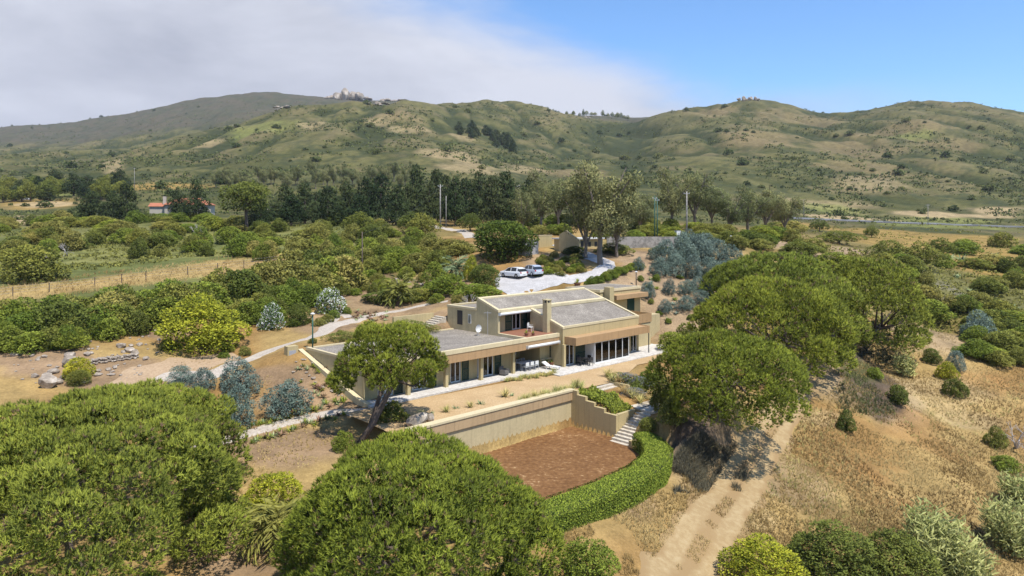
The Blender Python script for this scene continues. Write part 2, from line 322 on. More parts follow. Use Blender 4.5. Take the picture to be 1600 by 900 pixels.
class MB:
    def __init__(s): s.v = []; s.f = []
    def poly(s, pts): n = len(s.v); s.v += [tuple(p) for p in pts]; s.f.append(tuple(range(n, n + len(pts)))); return s
    def hexa(s, p):   # 8 points: bottom 4 ccw, top 4 ccw
        n = len(s.v); s.v += [tuple(q) for q in p]
        for f in ((3, 2, 1, 0), (4, 5, 6, 7), (0, 1, 5, 4), (1, 2, 6, 5), (2, 3, 7, 6), (3, 0, 4, 7)): s.f.append(tuple(n + i for i in f))
        return s
    def box(s, x0, x1, y0, y1, z0, z1):
        return s.hexa([(x0, y0, z0), (x1, y0, z0), (x1, y1, z0), (x0, y1, z0), (x0, y0, z1), (x1, y0, z1), (x1, y1, z1), (x0, y1, z1)])
    def prism(s, pts, z0, z1):    # pts ccw in xy
        n = len(s.v); k = len(pts); s.v += [(p[0], p[1], z0) for p in pts] + [(p[0], p[1], z1) for p in pts]
        s.f.append(tuple(range(n + k - 1, n - 1, -1))); s.f.append(tuple(range(n + k, n + 2 * k)))
        for i in range(k): j = (i + 1) % k; s.f.append((n + i, n + j, n + k + j, n + k + i))
        return s
    def tube(s, pts, rad, k=8, cap=True):
        pts = [Vector(p) for p in pts]; n0 = len(s.v); up = Vector((0.13, 0.31, 0.94)).normalized()
        if not hasattr(rad, '__len__'): rad = [rad] * len(pts)
        for i, p in enumerate(pts):
            d = (pts[min(i + 1, len(pts) - 1)] - pts[max(i - 1, 0)]).normalized()
            if abs(d.dot(up)) > 0.97: x = d.cross(Vector((1, 0.2, 0))).normalized()
            else: x = d.cross(up).normalized()
            y = d.cross(x)
            for j in range(k):
                t = 2 * math.pi * j / k; s.v.append(tuple(p + (x * math.cos(t) + y * math.sin(t)) * rad[i]))
        for i in range(len(pts) - 1):
            for j in range(k):
                a = n0 + i * k + j; b = n0 + i * k + (j + 1) % k; s.f.append((a, a + k, b + k, b))
        if cap:
            s.f.append(tuple(n0 + j for j in range(k))); s.f.append(tuple(n0 + (len(pts) - 1) * k + j for j in reversed(range(k))))
        return s
    def lathe(s, prof, cx, cy, k=16):    # prof [(r,z)]
        n0 = len(s.v)
        for r, z in prof:
            for j in range(k): t = 2 * math.pi * j / k; s.v.append((cx + r * math.cos(t), cy + r * math.sin(t), z))
        for i in range(len(prof) - 1):
            for j in range(k):
                a = n0 + i * k + j; b = n0 + i * k + (j + 1) % k; s.f.append((a, b, b + k, a + k))
        s.f.append(tuple(n0 + j for j in reversed(range(k)))); s.f.append(tuple(n0 + (len(prof) - 1) * k + j for j in range(k)))
        return s
    def mesh(s, name, mat, smooth=False, bevel=0.0):
        me = bpy.data.meshes.new(name); me.from_pydata(s.v, [], s.f); me.update()
        bm = bmesh.new(); bm.from_mesh(me); bmesh.ops.recalc_face_normals(bm, faces=bm.faces)
        if bevel:
            bmesh.ops.bevel(bm, geom=[e for e in bm.edges if len(e.link_faces) == 2 and e.calc_face_angle(0) > 0.6], offset=bevel, segments=2, affect='EDGES', clamp_overlap=True)
        bm.to_mesh(me); bm.free()
        if smooth: me.polygons.foreach_set('use_smooth', np.ones(len(me.polygons), bool))
        if mat: me.materials.append(mat)
        return me
    def build(s, name, mat, parent=None, smooth=False, bevel=0.0, loc=(0, 0, 0), rz=0.0): return link(name, s.mesh(name, mat, smooth, bevel), parent, loc, rz)
# ------------------------------------------------------------------ the ground
def blob(u, v, ru, rv, y0=34, y1=2500):
    """an ellipse of ground around the pixel (u, v): centre and radii in (column, log distance)"""
    g = ground(u, v, y0, y1); lo = ground(u, v + rv, y0, y1)[1]; hi = ground(u, v - rv, y0, y1)[1]
    return u, math.log(g[1]), ru, max(0.5 * (math.log(max(hi, lo + .01)) - math.log(lo)), 0.012)
GR = {}
def build_ground():
    us = np.concatenate([np.arange(-1150, -60, 45), np.arange(-60, 1661, 3.6), np.arange(1700, 2760, 45)])
    ys = np.concatenate([np.arange(6, 36, 2.0), np.arange(36, 125, 0.36), np.exp(np.arange(math.log(125), math.log(2500), 0.0125)), np.exp(np.arange(math.log(2500), math.log(6000), 0.06))])
    U, Y = np.meshgrid(us, ys); X = (U - 800) / F * Y
    Z = height(X, Y); nr, nc = U.shape
    GR.update(u=us, y=ys, v=HOR + F * (CAMH - Z) / Y, z=Z)
    lY = np.log(Y)
    n_s = fbm(X / 2.2, Y / 2.2, 4, 21); n_m = fbm(X / 11, Y / 11, 4, 31); n_l = fbm(X / 60, Y / 70, 4, 41); n_x = fbm(X / 22, Y / 26, 5, 51)
    far = sm(Y, 140, 260)
    straw = np.array([0.43, 0.295, 0.115]); straw2 = np.array([0.36, 0.215, 0.078]); soil = np.array([0.35, 0.235, 0.135]); grn = np.array([0.108, 0.110, 0.034])
    grn2 = np.array([0.070, 0.085, 0.034]); olive = np.array([0.178, 0.166, 0.058]); pale = np.array([0.50, 0.37, 0.20]); ochre = np.array([0.37, 0.245, 0.075]); grey = np.array([0.27, 0.24, 0.21])
    def lerp(A, B, t): return A * (1 - t[..., None]) + B * t[..., None]
    one = np.ones(U.shape + (1,))
    # dry slope in the near part, green scrubland farther away
    col = lerp(straw * one, straw2 * one, sm(n_m, 0.42, 0.66)); col = lerp(col, olive * one, sm(n_x, 0.56, 0.72) * 0.5)
    hillc = lerp(olive * one, grn * one, sm(n_x + (n_l - 0.5) * 0.5, 0.40, 0.60)); hillc = lerp(hillc, grn2 * one, sm(n_m, 0.52, 0.68) * 0.75)
    hillc = lerp(hillc, np.array([0.29, 0.225, 0.11]) * one, sm(fbm(X / 34, Y / 44, 5, 77), 0.54, 0.70) * 0.45)
    # hollows hold moisture and stay green, crests dry out; cloud shadow on the far hill is put into its colour
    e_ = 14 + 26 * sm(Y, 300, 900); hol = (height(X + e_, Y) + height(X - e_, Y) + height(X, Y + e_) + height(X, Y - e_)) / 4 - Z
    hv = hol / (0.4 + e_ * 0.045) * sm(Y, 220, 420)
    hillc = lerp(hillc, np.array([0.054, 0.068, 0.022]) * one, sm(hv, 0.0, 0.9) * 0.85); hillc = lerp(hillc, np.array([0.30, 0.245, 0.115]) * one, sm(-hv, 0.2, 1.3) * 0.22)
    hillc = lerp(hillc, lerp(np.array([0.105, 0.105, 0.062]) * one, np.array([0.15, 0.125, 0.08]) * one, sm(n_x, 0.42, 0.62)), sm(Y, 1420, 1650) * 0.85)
    leftw = sm(-(U - 640), -120, 120) * sm(Y, 84, 98)
    fieldc = lerp(np.array([0.24, 0.235, 0.075]) * one, np.array([0.15, 0.165, 0.05]) * one, sm(n_m, 0.40, 0.60))
    hillc = hillc * 0.84
    hillc = lerp(hillc, fieldc, leftw * (1 - far))
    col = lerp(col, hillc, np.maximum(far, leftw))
    rightw = sm(U, 1180, 1420) * sm(Y, 96, 125); col = lerp(col, lerp(grn * one, olive * one, sm(n_m, 0.4, 0.6)), rightw * (1 - far))
    def zone(c, lst, k=1.0, soft=0.55, y1=2500):
        nonlocal col
        for it in lst:
            u, ly, ru, rl = blob(*it, y1=y1)
            d = np.sqrt(((U - u) / ru) ** 2 + ((lY - ly) / rl) ** 2) + (n_m - 0.5) * 1.1 * (1 - far) + (n_x - 0.5) * 1.3 * far + (n_s - 0.5) * 0.5 * (1 - far)
            col = lerp(col, c * one, (1 - sm(d, soft, 1.12)) * k)
    # bare and dry patches of the hills
    zone(pale, [(650, 203, 50, 9), (700, 238, 55, 8), (735, 262, 60, 10), (1345, 283, 70, 14), (1290, 322, 110, 7), (590, 192, 30, 6), (490, 196, 26, 5), (720, 215, 22, 6), (820, 262, 50, 6), (180, 255, 20, 6), (330, 222, 30, 4)], 0.45)
    zone(np.array([0.30, 0.22, 0.11]), [(1250, 190, 90, 12), (1180, 215, 70, 16), (1420, 200, 90, 14), (1330, 235, 80, 14), (1120, 175, 50, 9), (1500, 230, 60, 12), (620, 180, 50, 8), (900, 270, 60, 9), (1350, 265, 90, 12)], 0.5)
    zone(np.array([0.24, 0.25, 0.07]), [(1300, 328, 60, 7), (1480, 344, 90, 5), (1415, 214, 42, 5), (90, 300, 90, 9), (400, 205, 60, 9), (1450, 352, 110, 5)], 0.7)
    zone(ochre, [(1560, 410, 130, 26), (1420, 380, 120, 14), (1530, 398, 110, 22), (1500, 372, 110, 8), (1360, 362, 90, 6), (1270, 352, 50, 6), (60, 318, 80, 9), (250, 292, 90, 6)], 0.85)
    zone(pale, [(1480, 335, 120, 4), (1330, 340, 70, 4), (1545, 330, 50, 6), (40, 345, 30, 8), (70, 320, 60, 5)], 0.8)
    # strip behind the shrub belt, kept clear along the fence
    for k in range(14):
        uu = -40 + k * 42; zone(straw * 1.08, [(uu, 461 - 0.122 * uu, 46, 13)], 0.85, 0.6)
    zone(soil, [(150, 585, 190, 30), (60, 560, 100, 26), (250, 520, 90, 16), (330, 540, 50, 12), (470, 625, 120, 40), (420, 700, 130, 34), (440, 590, 110, 28), (380, 860, 130, 60), (300, 470, 60, 8)], 0.95)
    zone(soil, [(640, 470, 130, 30), (700, 500, 80, 20), (560, 440, 80, 30), (500, 505, 60, 16)], 0.9)
    zone(np.array([0.40, 0.285, 0.175]), [(1060, 470, 90, 60), (1020, 420, 60, 26), (980, 400, 60, 14), (860, 412, 70, 18), (1290, 410, 60, 16), (1340, 395, 60, 8), (1230, 380, 60, 8), (970, 440, 60, 14)], 0.9)
    zone(np.array([0.42, 0.31, 0.185]), [(1290, 585, 90, 30), (1450, 525, 90, 20), (1380, 600, 60, 40)], 0.7)
    zone(np.array([0.30, 0.215, 0.135]), [(1330, 560, 60, 40), (1090, 700, 60, 60), (1240, 760, 60, 40), (990, 790, 50, 26)], 0.6)
    zone(np.array([0.33, 0.17, 0.06]), [(1330, 740, 70, 26), (1440, 690, 90, 18), (1250, 700, 40, 14), (1540, 600, 60, 20), (1390, 790, 60, 16), (1420, 640, 50, 12)], 0.55)
    zone(np.array([0.50, 0.37, 0.19]), [(1470, 610, 80, 26), (1300, 660, 60, 18), (1180, 810, 40, 20), (1520, 660, 60, 14)], 0.6)
    zone(np.array([0.135, 0.098, 0.068]), [(1100, 710, 56, 60), (1130, 690, 50, 46), (1085, 680, 40, 40), (1350, 570, 40, 50), (1375, 600, 30, 40), (1330, 545, 30, 26)], 0.85)  # brown-grey bank soil, its colour deepened for the shade of the pines
    zone(grey, [(1500, 470, 60, 9), (1470, 450, 40, 8), (1345, 415, 30, 5)], 0.6)
    zone(grn, [(930, 620, 40, 16), (1200, 540, 120, 14), (1350, 580, 40, 16)], 0.8)
    col = col * (0.80 + 0.40 * n_s[..., None]) * 0.74
    idx = np.arange(nr * nc).reshape(nr, nc); I = np.stack([idx[:-1, :-1], idx[:-1, 1:], idx[1:, 1:], idx[1:, :-1]], -1).reshape(-1)
    m, nt, p = mat_base('ground_soil_and_dry_grass', 0.95, 0.1); L = nt.links.new
    at = nt.nodes.new('ShaderNodeAttribute'); at.attribute_name = 'gcol'
    tc = nt.nodes.new('ShaderNodeTexCoord')
    a = nt.nodes.new('ShaderNodeTexNoise'); a.inputs['Scale'].default_value = 5.0; a.inputs['Detail'].default_value = 8; a.inputs['Roughness'].default_value = 0.75
    L(tc.outputs['Object'], a.inputs[0])
    b = nt.nodes.new('ShaderNodeTexNoise'); b.inputs['Scale'].default_value = 0.22; b.inputs['Detail'].default_value = 9; b.inputs['Roughness'].default_value = 0.75
    L(tc.outputs['Object'], b.inputs[0])
    r = nt.nodes.new('ShaderNodeMapRange'); L(a.outputs[0], r.inputs[0]); r.inputs[1].default_value = 0.3; r.inputs[2].default_value = 0.7; r.inputs[3].default_value = 0.72; r.inputs[4].default_value = 1.28
    r2 = nt.nodes.new('ShaderNodeMapRange'); L(b.outputs[0], r2.inputs[0]); r2.inputs[1].default_value = 0.3; r2.inputs[2].default_value = 0.7; r2.inputs[3].default_value = 0.62; r2.inputs[4].default_value = 1.38
    mu = nt.nodes.new('ShaderNodeMath'); mu.operation = 'MULTIPLY'; L(r.outputs[0], mu.inputs[0]); L(r2.outputs[0], mu.inputs[1])
    mx = nt.nodes.new('ShaderNodeVectorMath'); mx.operation = 'SCALE'; L(at.outputs['Color'], mx.inputs[0]); L(mu.outputs[0], mx.inputs['Scale'])
    L(mx.outputs[0], p.inputs['Base Color'])
    bp = nt.nodes.new('ShaderNodeBump'); bp.inputs['Strength'].default_value = 0.6; bp.inputs['Distance'].default_value = 0.15; L(a.outputs[0], bp.inputs['Height']); L(bp.outputs[0], p.inputs['Normal'])
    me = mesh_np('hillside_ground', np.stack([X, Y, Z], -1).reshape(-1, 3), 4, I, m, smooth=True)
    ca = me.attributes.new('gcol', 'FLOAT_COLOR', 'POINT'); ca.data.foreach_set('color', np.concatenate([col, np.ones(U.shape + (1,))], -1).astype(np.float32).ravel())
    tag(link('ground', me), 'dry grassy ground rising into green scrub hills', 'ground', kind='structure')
build_ground()
def spot(u, v, y0=34.0):
    """fast form of ground(): place on the relief seen at a pixel of the photograph"""
    j = int(np.argmin(np.abs(GR['u'] - u))); i0 = int(np.searchsorted(GR['y'], y0)); c = GR['v'][i0:, j]
    h = np.nonzero(c <= v)[0]; i = i0 + (h[0] if len(h) else int(np.argmin(c))); Y = GR['y'][i]; X = (u - 800) / F * Y
    return float(X), float(Y), float(height(X, Y))

def spots(u, v, y0=34.0):
    """the same for many pixels at once"""
    i0 = int(np.searchsorted(GR['y'], y0)); j = np.argmin(np.abs(GR['u'][None] - np.asarray(u)[:, None]), 1)
    if 'cm' not in GR: GR['cm'] = {}
    if i0 not in GR['cm']: GR['cm'][i0] = -np.minimum.accumulate(GR['v'][i0:], 0)
    cm = GR['cm'][i0]; i = np.array([np.searchsorted(cm[:, jj], -vv) for jj, vv in zip(j, v)]); ok = i < cm.shape[0]; i = np.minimum(i, cm.shape[0] - 1) + i0
    Y = GR['y'][i]; X = (np.asarray(u) - 800) / F * Y
    return np.stack([X, Y, GR['z'][i, j]], 1), ok

def ribbon(name, pix, widths, mat, lift=0.05, label=None, step=0.7, ragged=0.12, pts=None, cross=7, seed=1):
    """a path laid on the relief through pixels of its centre line"""
    P = np.array([ground(u, v)[:2] for u, v in pix]) if pts is None else np.array(pts, float)
    d = np.concatenate([[0], np.cumsum(np.hypot(*np.diff(P, axis=0).T))]); n = max(int(d[-1] / step), 4); t = np.linspace(0, d[-1], n)
    c = np.stack([np.interp(t, d, P[:, 0]), np.interp(t, d, P[:, 1])], 1); w = np.interp(t, d, widths)
    for _ in range(6): c[1:-1] = (c[:-2] + 2 * c[1:-1] + c[2:]) / 4
    tg = np.gradient(c, axis=0); tg /= np.linalg.norm(tg, axis=1)[:, None]; nm = np.stack([-tg[:, 1], tg[:, 0]], 1)
    rng = np.random.default_rng(seed); s = np.linspace(-1, 1, cross)
    jl = 1 + (vnoise(t / 1.3, t * 0 + seed, seed) - 0.5) * ragged * 4; jr = 1 + (vnoise(t / 1.3, t * 0 + seed + 9, seed + 5) - 0.5) * ragged * 4
    off = np.where(s[None] < 0, s[None] * jl[:, None], s[None] * jr[:, None]) * (w / 2)[:, None]
    XY = c[:, None] + nm[:, None] * off[..., None]
    Z = height(XY[..., 0], XY[..., 1]); Zm = Z.copy()
    for k in range(1, cross - 1): Zm[:, k] = np.maximum(Z[:, k], (Z[:, k - 1] + Z[:, k + 1]) / 2)
    V = np.concatenate([XY, (Zm + lift)[..., None]], -1); V[:, 0, 2] -= lift + 0.06; V[:, -1, 2] -= lift + 0.06
    idx = np.arange(n * cross).reshape(n, cross); I = np.stack([idx[:-1, :-1], idx[1:, :-1], idx[1:, 1:], idx[:-1, 1:]], -1).reshape(-1)
    me = mesh_np(name, V.reshape(-1, 3), 4, I, mat, tint=np.tile(s, n), smooth=True)
    return tag(link(name, me), label, None, kind='structure')
def sheet(name, poly, mat, zf, label=None, step=0.6, skirt=0.0):
    """a flat or gently sloping area: ccw outline in metres, cut into a grid so that it follows zf(x, y)"""
    bm = bmesh.new(); bm.faces.new([bm.verts.new((p[0], p[1], 0)) for p in poly])
    xs = [p[0] for p in poly]; ys = [p[1] for p in poly]
    for k, (lo, hi, no) in enumerate(((min(xs), max(xs), (1, 0, 0)), (min(ys), max(ys), (0, 1, 0)))):
        q = lo + step
        while q < hi:
            bmesh.ops.bisect_plane(bm, geom=bm.verts[:] + bm.edges[:] + bm.faces[:], plane_co=(q, 0, 0) if k == 0 else (0, q, 0), plane_no=no); q += step
    for v in bm.verts: v.co.z = zf(v.co.x, v.co.y)
    bmesh.ops.recalc_face_normals(bm, faces=bm.faces)
    me = bpy.data.meshes.new(name); bm.to_mesh(me); bm.free(); me.materials.append(mat)
    if me.polygons[0].normal.z < 0: me.flip_normals()
    return tag(link(name, me), label, None, kind='structure')
M_track = speckle('track_dirt', (0.31, 0.215, 0.105), (0.36, 0.262, 0.135), 2.2, c3=(0.38, 0.285, 0.155), blot=0.5)
def track_ruts(m):
    nt = m.node_tree; L = nt.links.new; p = nt.nodes['Principled BSDF']; src = p.inputs['Base Color'].links[0].from_socket
    at = nt.nodes.new('ShaderNodeAttribute'); at.attribute_name = 'tint'
    ab = nt.nodes.new('ShaderNodeMath'); ab.operation = 'ABSOLUTE'; L(at.outputs['Fac'], ab.inputs[0])
    tc = nt.nodes.new('ShaderNodeTexCoord'); n = nt.nodes.new('ShaderNodeTexNoise'); n.inputs['Scale'].default_value = 0.9; n.inputs['Detail'].default_value = 7; L(tc.outputs['Object'], n.inputs[0])
    ad = nt.nodes.new('ShaderNodeMath'); ad.operation = 'MULTIPLY_ADD'; L(n.outputs[0], ad.inputs[0]); ad.inputs[1].default_value = 0.35; L(ab.outputs[0], ad.inputs[2])
    r = nt.nodes.new('ShaderNodeValToRGB'); e = r.color_ramp.elements
    e[0].position = 0.30; e[0].color = (1, 1, 1, 1); e[1].position = 0.46; e[1].color = (0, 0, 0, 1)
    x = e.new(0.82); x.color = (0, 0, 0, 1); x = e.new(0.98); x.color = (1, 1, 1, 1)
    L(ad.outputs[0], r.inputs[0]); mx = nt.nodes.new('ShaderNodeMix'); mx.data_type = 'RGBA'
    L(r.outputs[0], mx.inputs['Factor']); L(src, mx.inputs['A']); mx.inputs['B'].default_value = (0.285, 0.19, 0.09, 1); L(mx.outputs['Result'], p.inputs['Base Color'])
track_ruts(M_track)
TRK = [(8.1, 37), (10.1, 41.5), (13.1, 46.3), (16.5, 51.8), (20.5, 58.5), (24, 64), (27.9, 70), (31.2, 75.5), (33.0, 79.5)]
ribbon('dirt_track', None, [4.2, 4.2, 4.0, 4.0, 3.8, 3.6, 3.3, 2.9, 2.2], M_track, label='sandy farm track with two wheel ruts down the slope', cross=15, step=0.5, pts=TRK)
M_path = speckle('path_pale_gravel', lin(178, 166, 150), lin(204, 192, 176), 7.0, blot=0.7)
ribbon('gravel_path', [(225, 590), (330, 590), (395, 560), (440, 541), (478, 531), (520, 508), (575, 494), (640, 482), (700, 471)], [3.2, 3.0, 2.4, 2.4, 2.4, 2.2, 2.0, 1.7, 1.5], M_path, label='pale gravel path above the sunken wing', seed=3)
ribbon('garden_path', [(300, 705), (350, 688), (420, 668), (500, 648), (545, 641), (580, 648)], [1.6, 1.7, 1.9, 1.9, 1.8, 1.6], M_path, label='pale garden path between low succulents', seed=4)
ribbon('side_path', [(548, 497), (530, 487), (522, 497), (512, 506)], [1.5, 1.6, 1.6, 1.5], M_path, label='short pale path loop beside the reddish succulents', seed=8)
M_sandp = speckle('turning_circle_sand', lin(172, 146, 116), lin(190, 164, 132), 5.0, blot=0.5)
ribbon('sandy_clearing', [(185, 606), (240, 585), (300, 570), (370, 556)], [4.0, 7.0, 6.5, 2.0], M_sandp, label='sandy clearing below the rock bank', seed=6, lift=0.04)
M_asph = speckle('country_road_asphalt', (0.07, 0.068, 0.066), (0.095, 0.09, 0.086), 1.0)
def far_road():
    us = np.linspace(1235, 1640, 60); v0 = np.interp(us, [1235, 1300, 1400, 1500, 1640], [341, 344.5, 349, 352, 357])
    pts = [ground(u, v, 150, 900)[:2] for u, v in zip(us, v0)]
    ribbon('country_road', None, [5] * 60, M_asph, lift=0.5, label='grey country road crossing the valley', pts=pts, step=4, cross=5, ragged=0.0)
    return pts
road_pts = far_road()
ribbon('access_track', [(672, 352), (700, 358), (722, 360), (738, 372)], [3.5, 3.5, 3.4, 3.2], M_path, label='pale access track at the top of the garden', seed=12)
# drive and parking
M_drive = speckle('drive_cobble', lin(176, 172, 168), lin(208, 204, 200), 9.0, blot=0.8)
dp = [(776, 452), (772, 440), (782, 425), (806, 419), (850, 424), (890, 431), (925, 425), (938, 415), (920, 407), (900, 399), (880, 391), (862, 384), (872, 381), (900, 388), (930, 399), (960, 410), (962, 422), (935, 436), (900, 444), (870, 451), (830, 461), (795, 463)]
dw = [ground(u, v)[:2] for u, v in dp]
sheet('drive', dw[::-1], M_drive, lambda x, y: float(height(x, y)) + 0.07, 'pale cobbled parking court and drive', step=0.8)
# ------------------------------------------------------------------ the house
M_pl = solid('cream_plaster', lin(198, 180, 134), 0.85, 0.12, 0.45, 9.0, bump=0.05, streak=0.45)
M_plw = solid('sunworn_plaster', lin(204, 188, 146), 0.85, 0.14, 0.35, 6.0, bump=0.05, streak=0.4)
M_cop = solid('pale_coping', lin(220, 204, 164), 0.8, 0.12, 0.8, 12.0, streak=0.35)
M_wood = solid('tan_fascia_board', lin(188, 154, 112), 0.75, 0.14, 0.9, 14.0, bump=0.1, streak=0.5)
M_grav = speckle('roof_gravel', lin(130, 122, 111), lin(162, 153, 140), 6.0, c3=lin(186, 178, 163), blot=0.5)
M_green = solid('green_shutter_paint', lin(20, 62, 52), 0.45, 0.12, 1.5, 20)
M_white = solid('white_lacquer', lin(236, 236, 232), 0.4, 0.04, 1.5, 20)
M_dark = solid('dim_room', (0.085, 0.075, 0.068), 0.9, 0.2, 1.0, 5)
M_curt = solid('curtain_cloth', lin(236, 230, 218), 0.9, 0.15, 2.0, 9)
M_tile = solid('terracotta_tile', lin(150, 104, 80), 0.7, 0.2, 2.0, 14)
M_pave = speckle('terrace_paving', lin(196, 190, 180), lin(222, 217, 208), 4.0, blot=0.5, bump=0.15)
M_black = solid('black_metal', (0.03, 0.03, 0.032), 0.5, 0.1)
M_grey = solid('grey_metal', (0.35, 0.35, 0.36), 0.5, 0.08)
M_cush = solid('grey_cushion', lin(120, 116, 110), 0.9, 0.15, 3, 20)
def glassmat():
    m = bpy.data.materials.new('window_glass'); m.use_nodes = True; nt = m.node_tree; nt.nodes.clear(); L = nt.links.new
    o = nt.nodes.new('ShaderNodeOutputMaterial'); g = nt.nodes.new('ShaderNodeBsdfGlossy'); g.inputs['Roughness'].default_value = 0.03
    t = nt.nodes.new('ShaderNodeBsdfTransparent'); t.inputs[0].default_value = (0.80, 0.84, 0.84, 1); f = nt.nodes.new('ShaderNodeFresnel'); f.inputs[0].default_value = 1.6
    mx = nt.nodes.new('ShaderNodeMixShader'); L(f.outputs[0], mx.inputs[0]); L(t.outputs[0], mx.inputs[1]); L(g.outputs[0], mx.inputs[2]); L(mx.outputs[0], o.inputs[0])
    return m
M_glass = glassmat()
house = empty('house', (HO[0], HO[1], 0), HROT)
tag(house, 'long cream flat roofed house with gravel roofs and tan fascias', 'house')
def AU(u, b):
    k = (u - 800) / F; return (k * (HO[1] + D2[1] * b) - HO[0] - D2[0] * b) / (D1[0] - D1[1] * k)
def exa(mb, poly, a0, a1):      # outline in (b, z) drawn out along the facade
    n = len(mb.v); k = len(poly); mb.v += [(a0, b, z) for b, z in poly] + [(a1, b, z) for b, z in poly]
    mb.f.append(tuple(range(n, n + k))); mb.f.append(tuple(range(n + 2 * k - 1, n + k - 1, -1)))
    for i in range(k): j = (i + 1) % k; mb.f.append((n + i, n + k + i, n + k + j, n + j))
    return mb
def wallb(name, a0, a1, b0, b1, z0, z1, ops=(), mat=None):
    """a wall along the facade with real openings (a0, a1, z0, z1)"""
    mb = MB(); ops = sorted(ops); c = a0
    for o in ops:
        if o[0] > c + 1e-3: mb.box(c, o[0], b0, b1, z0, z1)
        if o[3] < z1 - 1e-3: mb.box(o[0], o[1], b0, b1, o[3], z1)
        if o[2] > z0 + 1e-3: mb.box(o[0], o[1], b0, b1, z0, o[2])
        c = o[1]
    if c < a1 - 1e-3: mb.box(c, a1, b0, b1, z0, z1)
    return mb.build(name, mat or M_pl, house)
def glazing(a0, a1, b, z0, z1, n=2, curtain=(), name='glazed_door', parent=None, room=0.9):
    """frame, panes and the room behind; b is the outer face"""
    mb = MB(); t = 0.09; par = parent or house
    mb.box(a0, a1, b, b + 0.07, z1 - t, z1); mb.box(a0, a1, b, b + 0.07, z0, z0 + t)
    w = (a1 - a0) / n
    for i in range(n + 1):
        c = min(max(a0 + i * w, a0 + t / 2), a1 - t / 2); mb.box(c - t / 2, c + t / 2, b + 0.002, b + 0.068, z0 + t, z1 - t)
    d = mb.build(name, M_white, par)
    for i in range(n): MB().box(a0 + i * w + t * .6, a0 + (i + 1) * w - t * .6, b + 0.03, b + 0.04, z0 + t, z1 - t).build('pane', M_glass, d)
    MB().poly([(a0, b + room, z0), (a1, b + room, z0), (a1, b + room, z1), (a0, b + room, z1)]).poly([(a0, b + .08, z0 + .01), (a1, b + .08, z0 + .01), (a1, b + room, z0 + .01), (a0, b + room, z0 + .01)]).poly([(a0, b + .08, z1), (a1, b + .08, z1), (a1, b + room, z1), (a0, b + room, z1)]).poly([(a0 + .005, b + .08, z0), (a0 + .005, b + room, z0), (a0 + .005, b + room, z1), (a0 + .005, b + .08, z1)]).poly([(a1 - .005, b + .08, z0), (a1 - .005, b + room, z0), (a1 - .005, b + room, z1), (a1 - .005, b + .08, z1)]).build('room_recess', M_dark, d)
    for (c0, c1) in curtain:
        cm = MB(); k = max(int((c1 - c0) / 0.09), 2)
        for i in range(k):
            x0 = c0 + (c1 - c0) * i / k; x1 = c0 + (c1 - c0) * (i + 1) / k; y0 = b + 0.16 + 0.05 * (i % 2); y1 = b + 0.16 + 0.05 * ((i + 1) % 2)
            cm.poly([(x0, y0, z0 + .05), (x1, y1, z0 + .05), (x1, y1, z1 - .03), (x0, y0, z1 - .03)])
        cm.build('curtain', M_curt, d)
    return d
def shutter(a0, a1, b, z0, z1, parent=None):
    """louvred leaf: frame with tilted slats"""
    mb = MB(); t = 0.07
    mb.box(a0, a0 + t, b - .05, b, z0, z1); mb.box(a1 - t, a1, b - .05, b, z0, z1); mb.box(a0 + t, a1 - t, b - .05, b, z0, z0 + t); mb.box(a0 + t, a1 - t, b - .05, b, z1 - t, z1)
    zz = (z0 + z1) / 2; mb.box(a0 + t, a1 - t, b - .048, b - .002, zz - .04, zz + .04)
    s = mb.build('shutter', M_green, parent or house)
    sm_ = MB(); z = z0 + t
    while z < z1 - t - 0.05:
        sm_.hexa([(a0 + t, b - .04, z), (a1 - t, b - .04, z), (a1 - t, b - .008, z + .035), (a0 + t, b - .008, z + .035), (a0 + t, b - .04, z + .012), (a1 - t, b - .04, z + .012), (a1 - t, b - .008, z + .047), (a0 + t, b - .008, z + .047)]); z += 0.075
    sm_.build('louvre', M_green, s)
    return s
FB = 0.8      # front wall of the low wing
RW = -1.3     # front wall of the tall wing
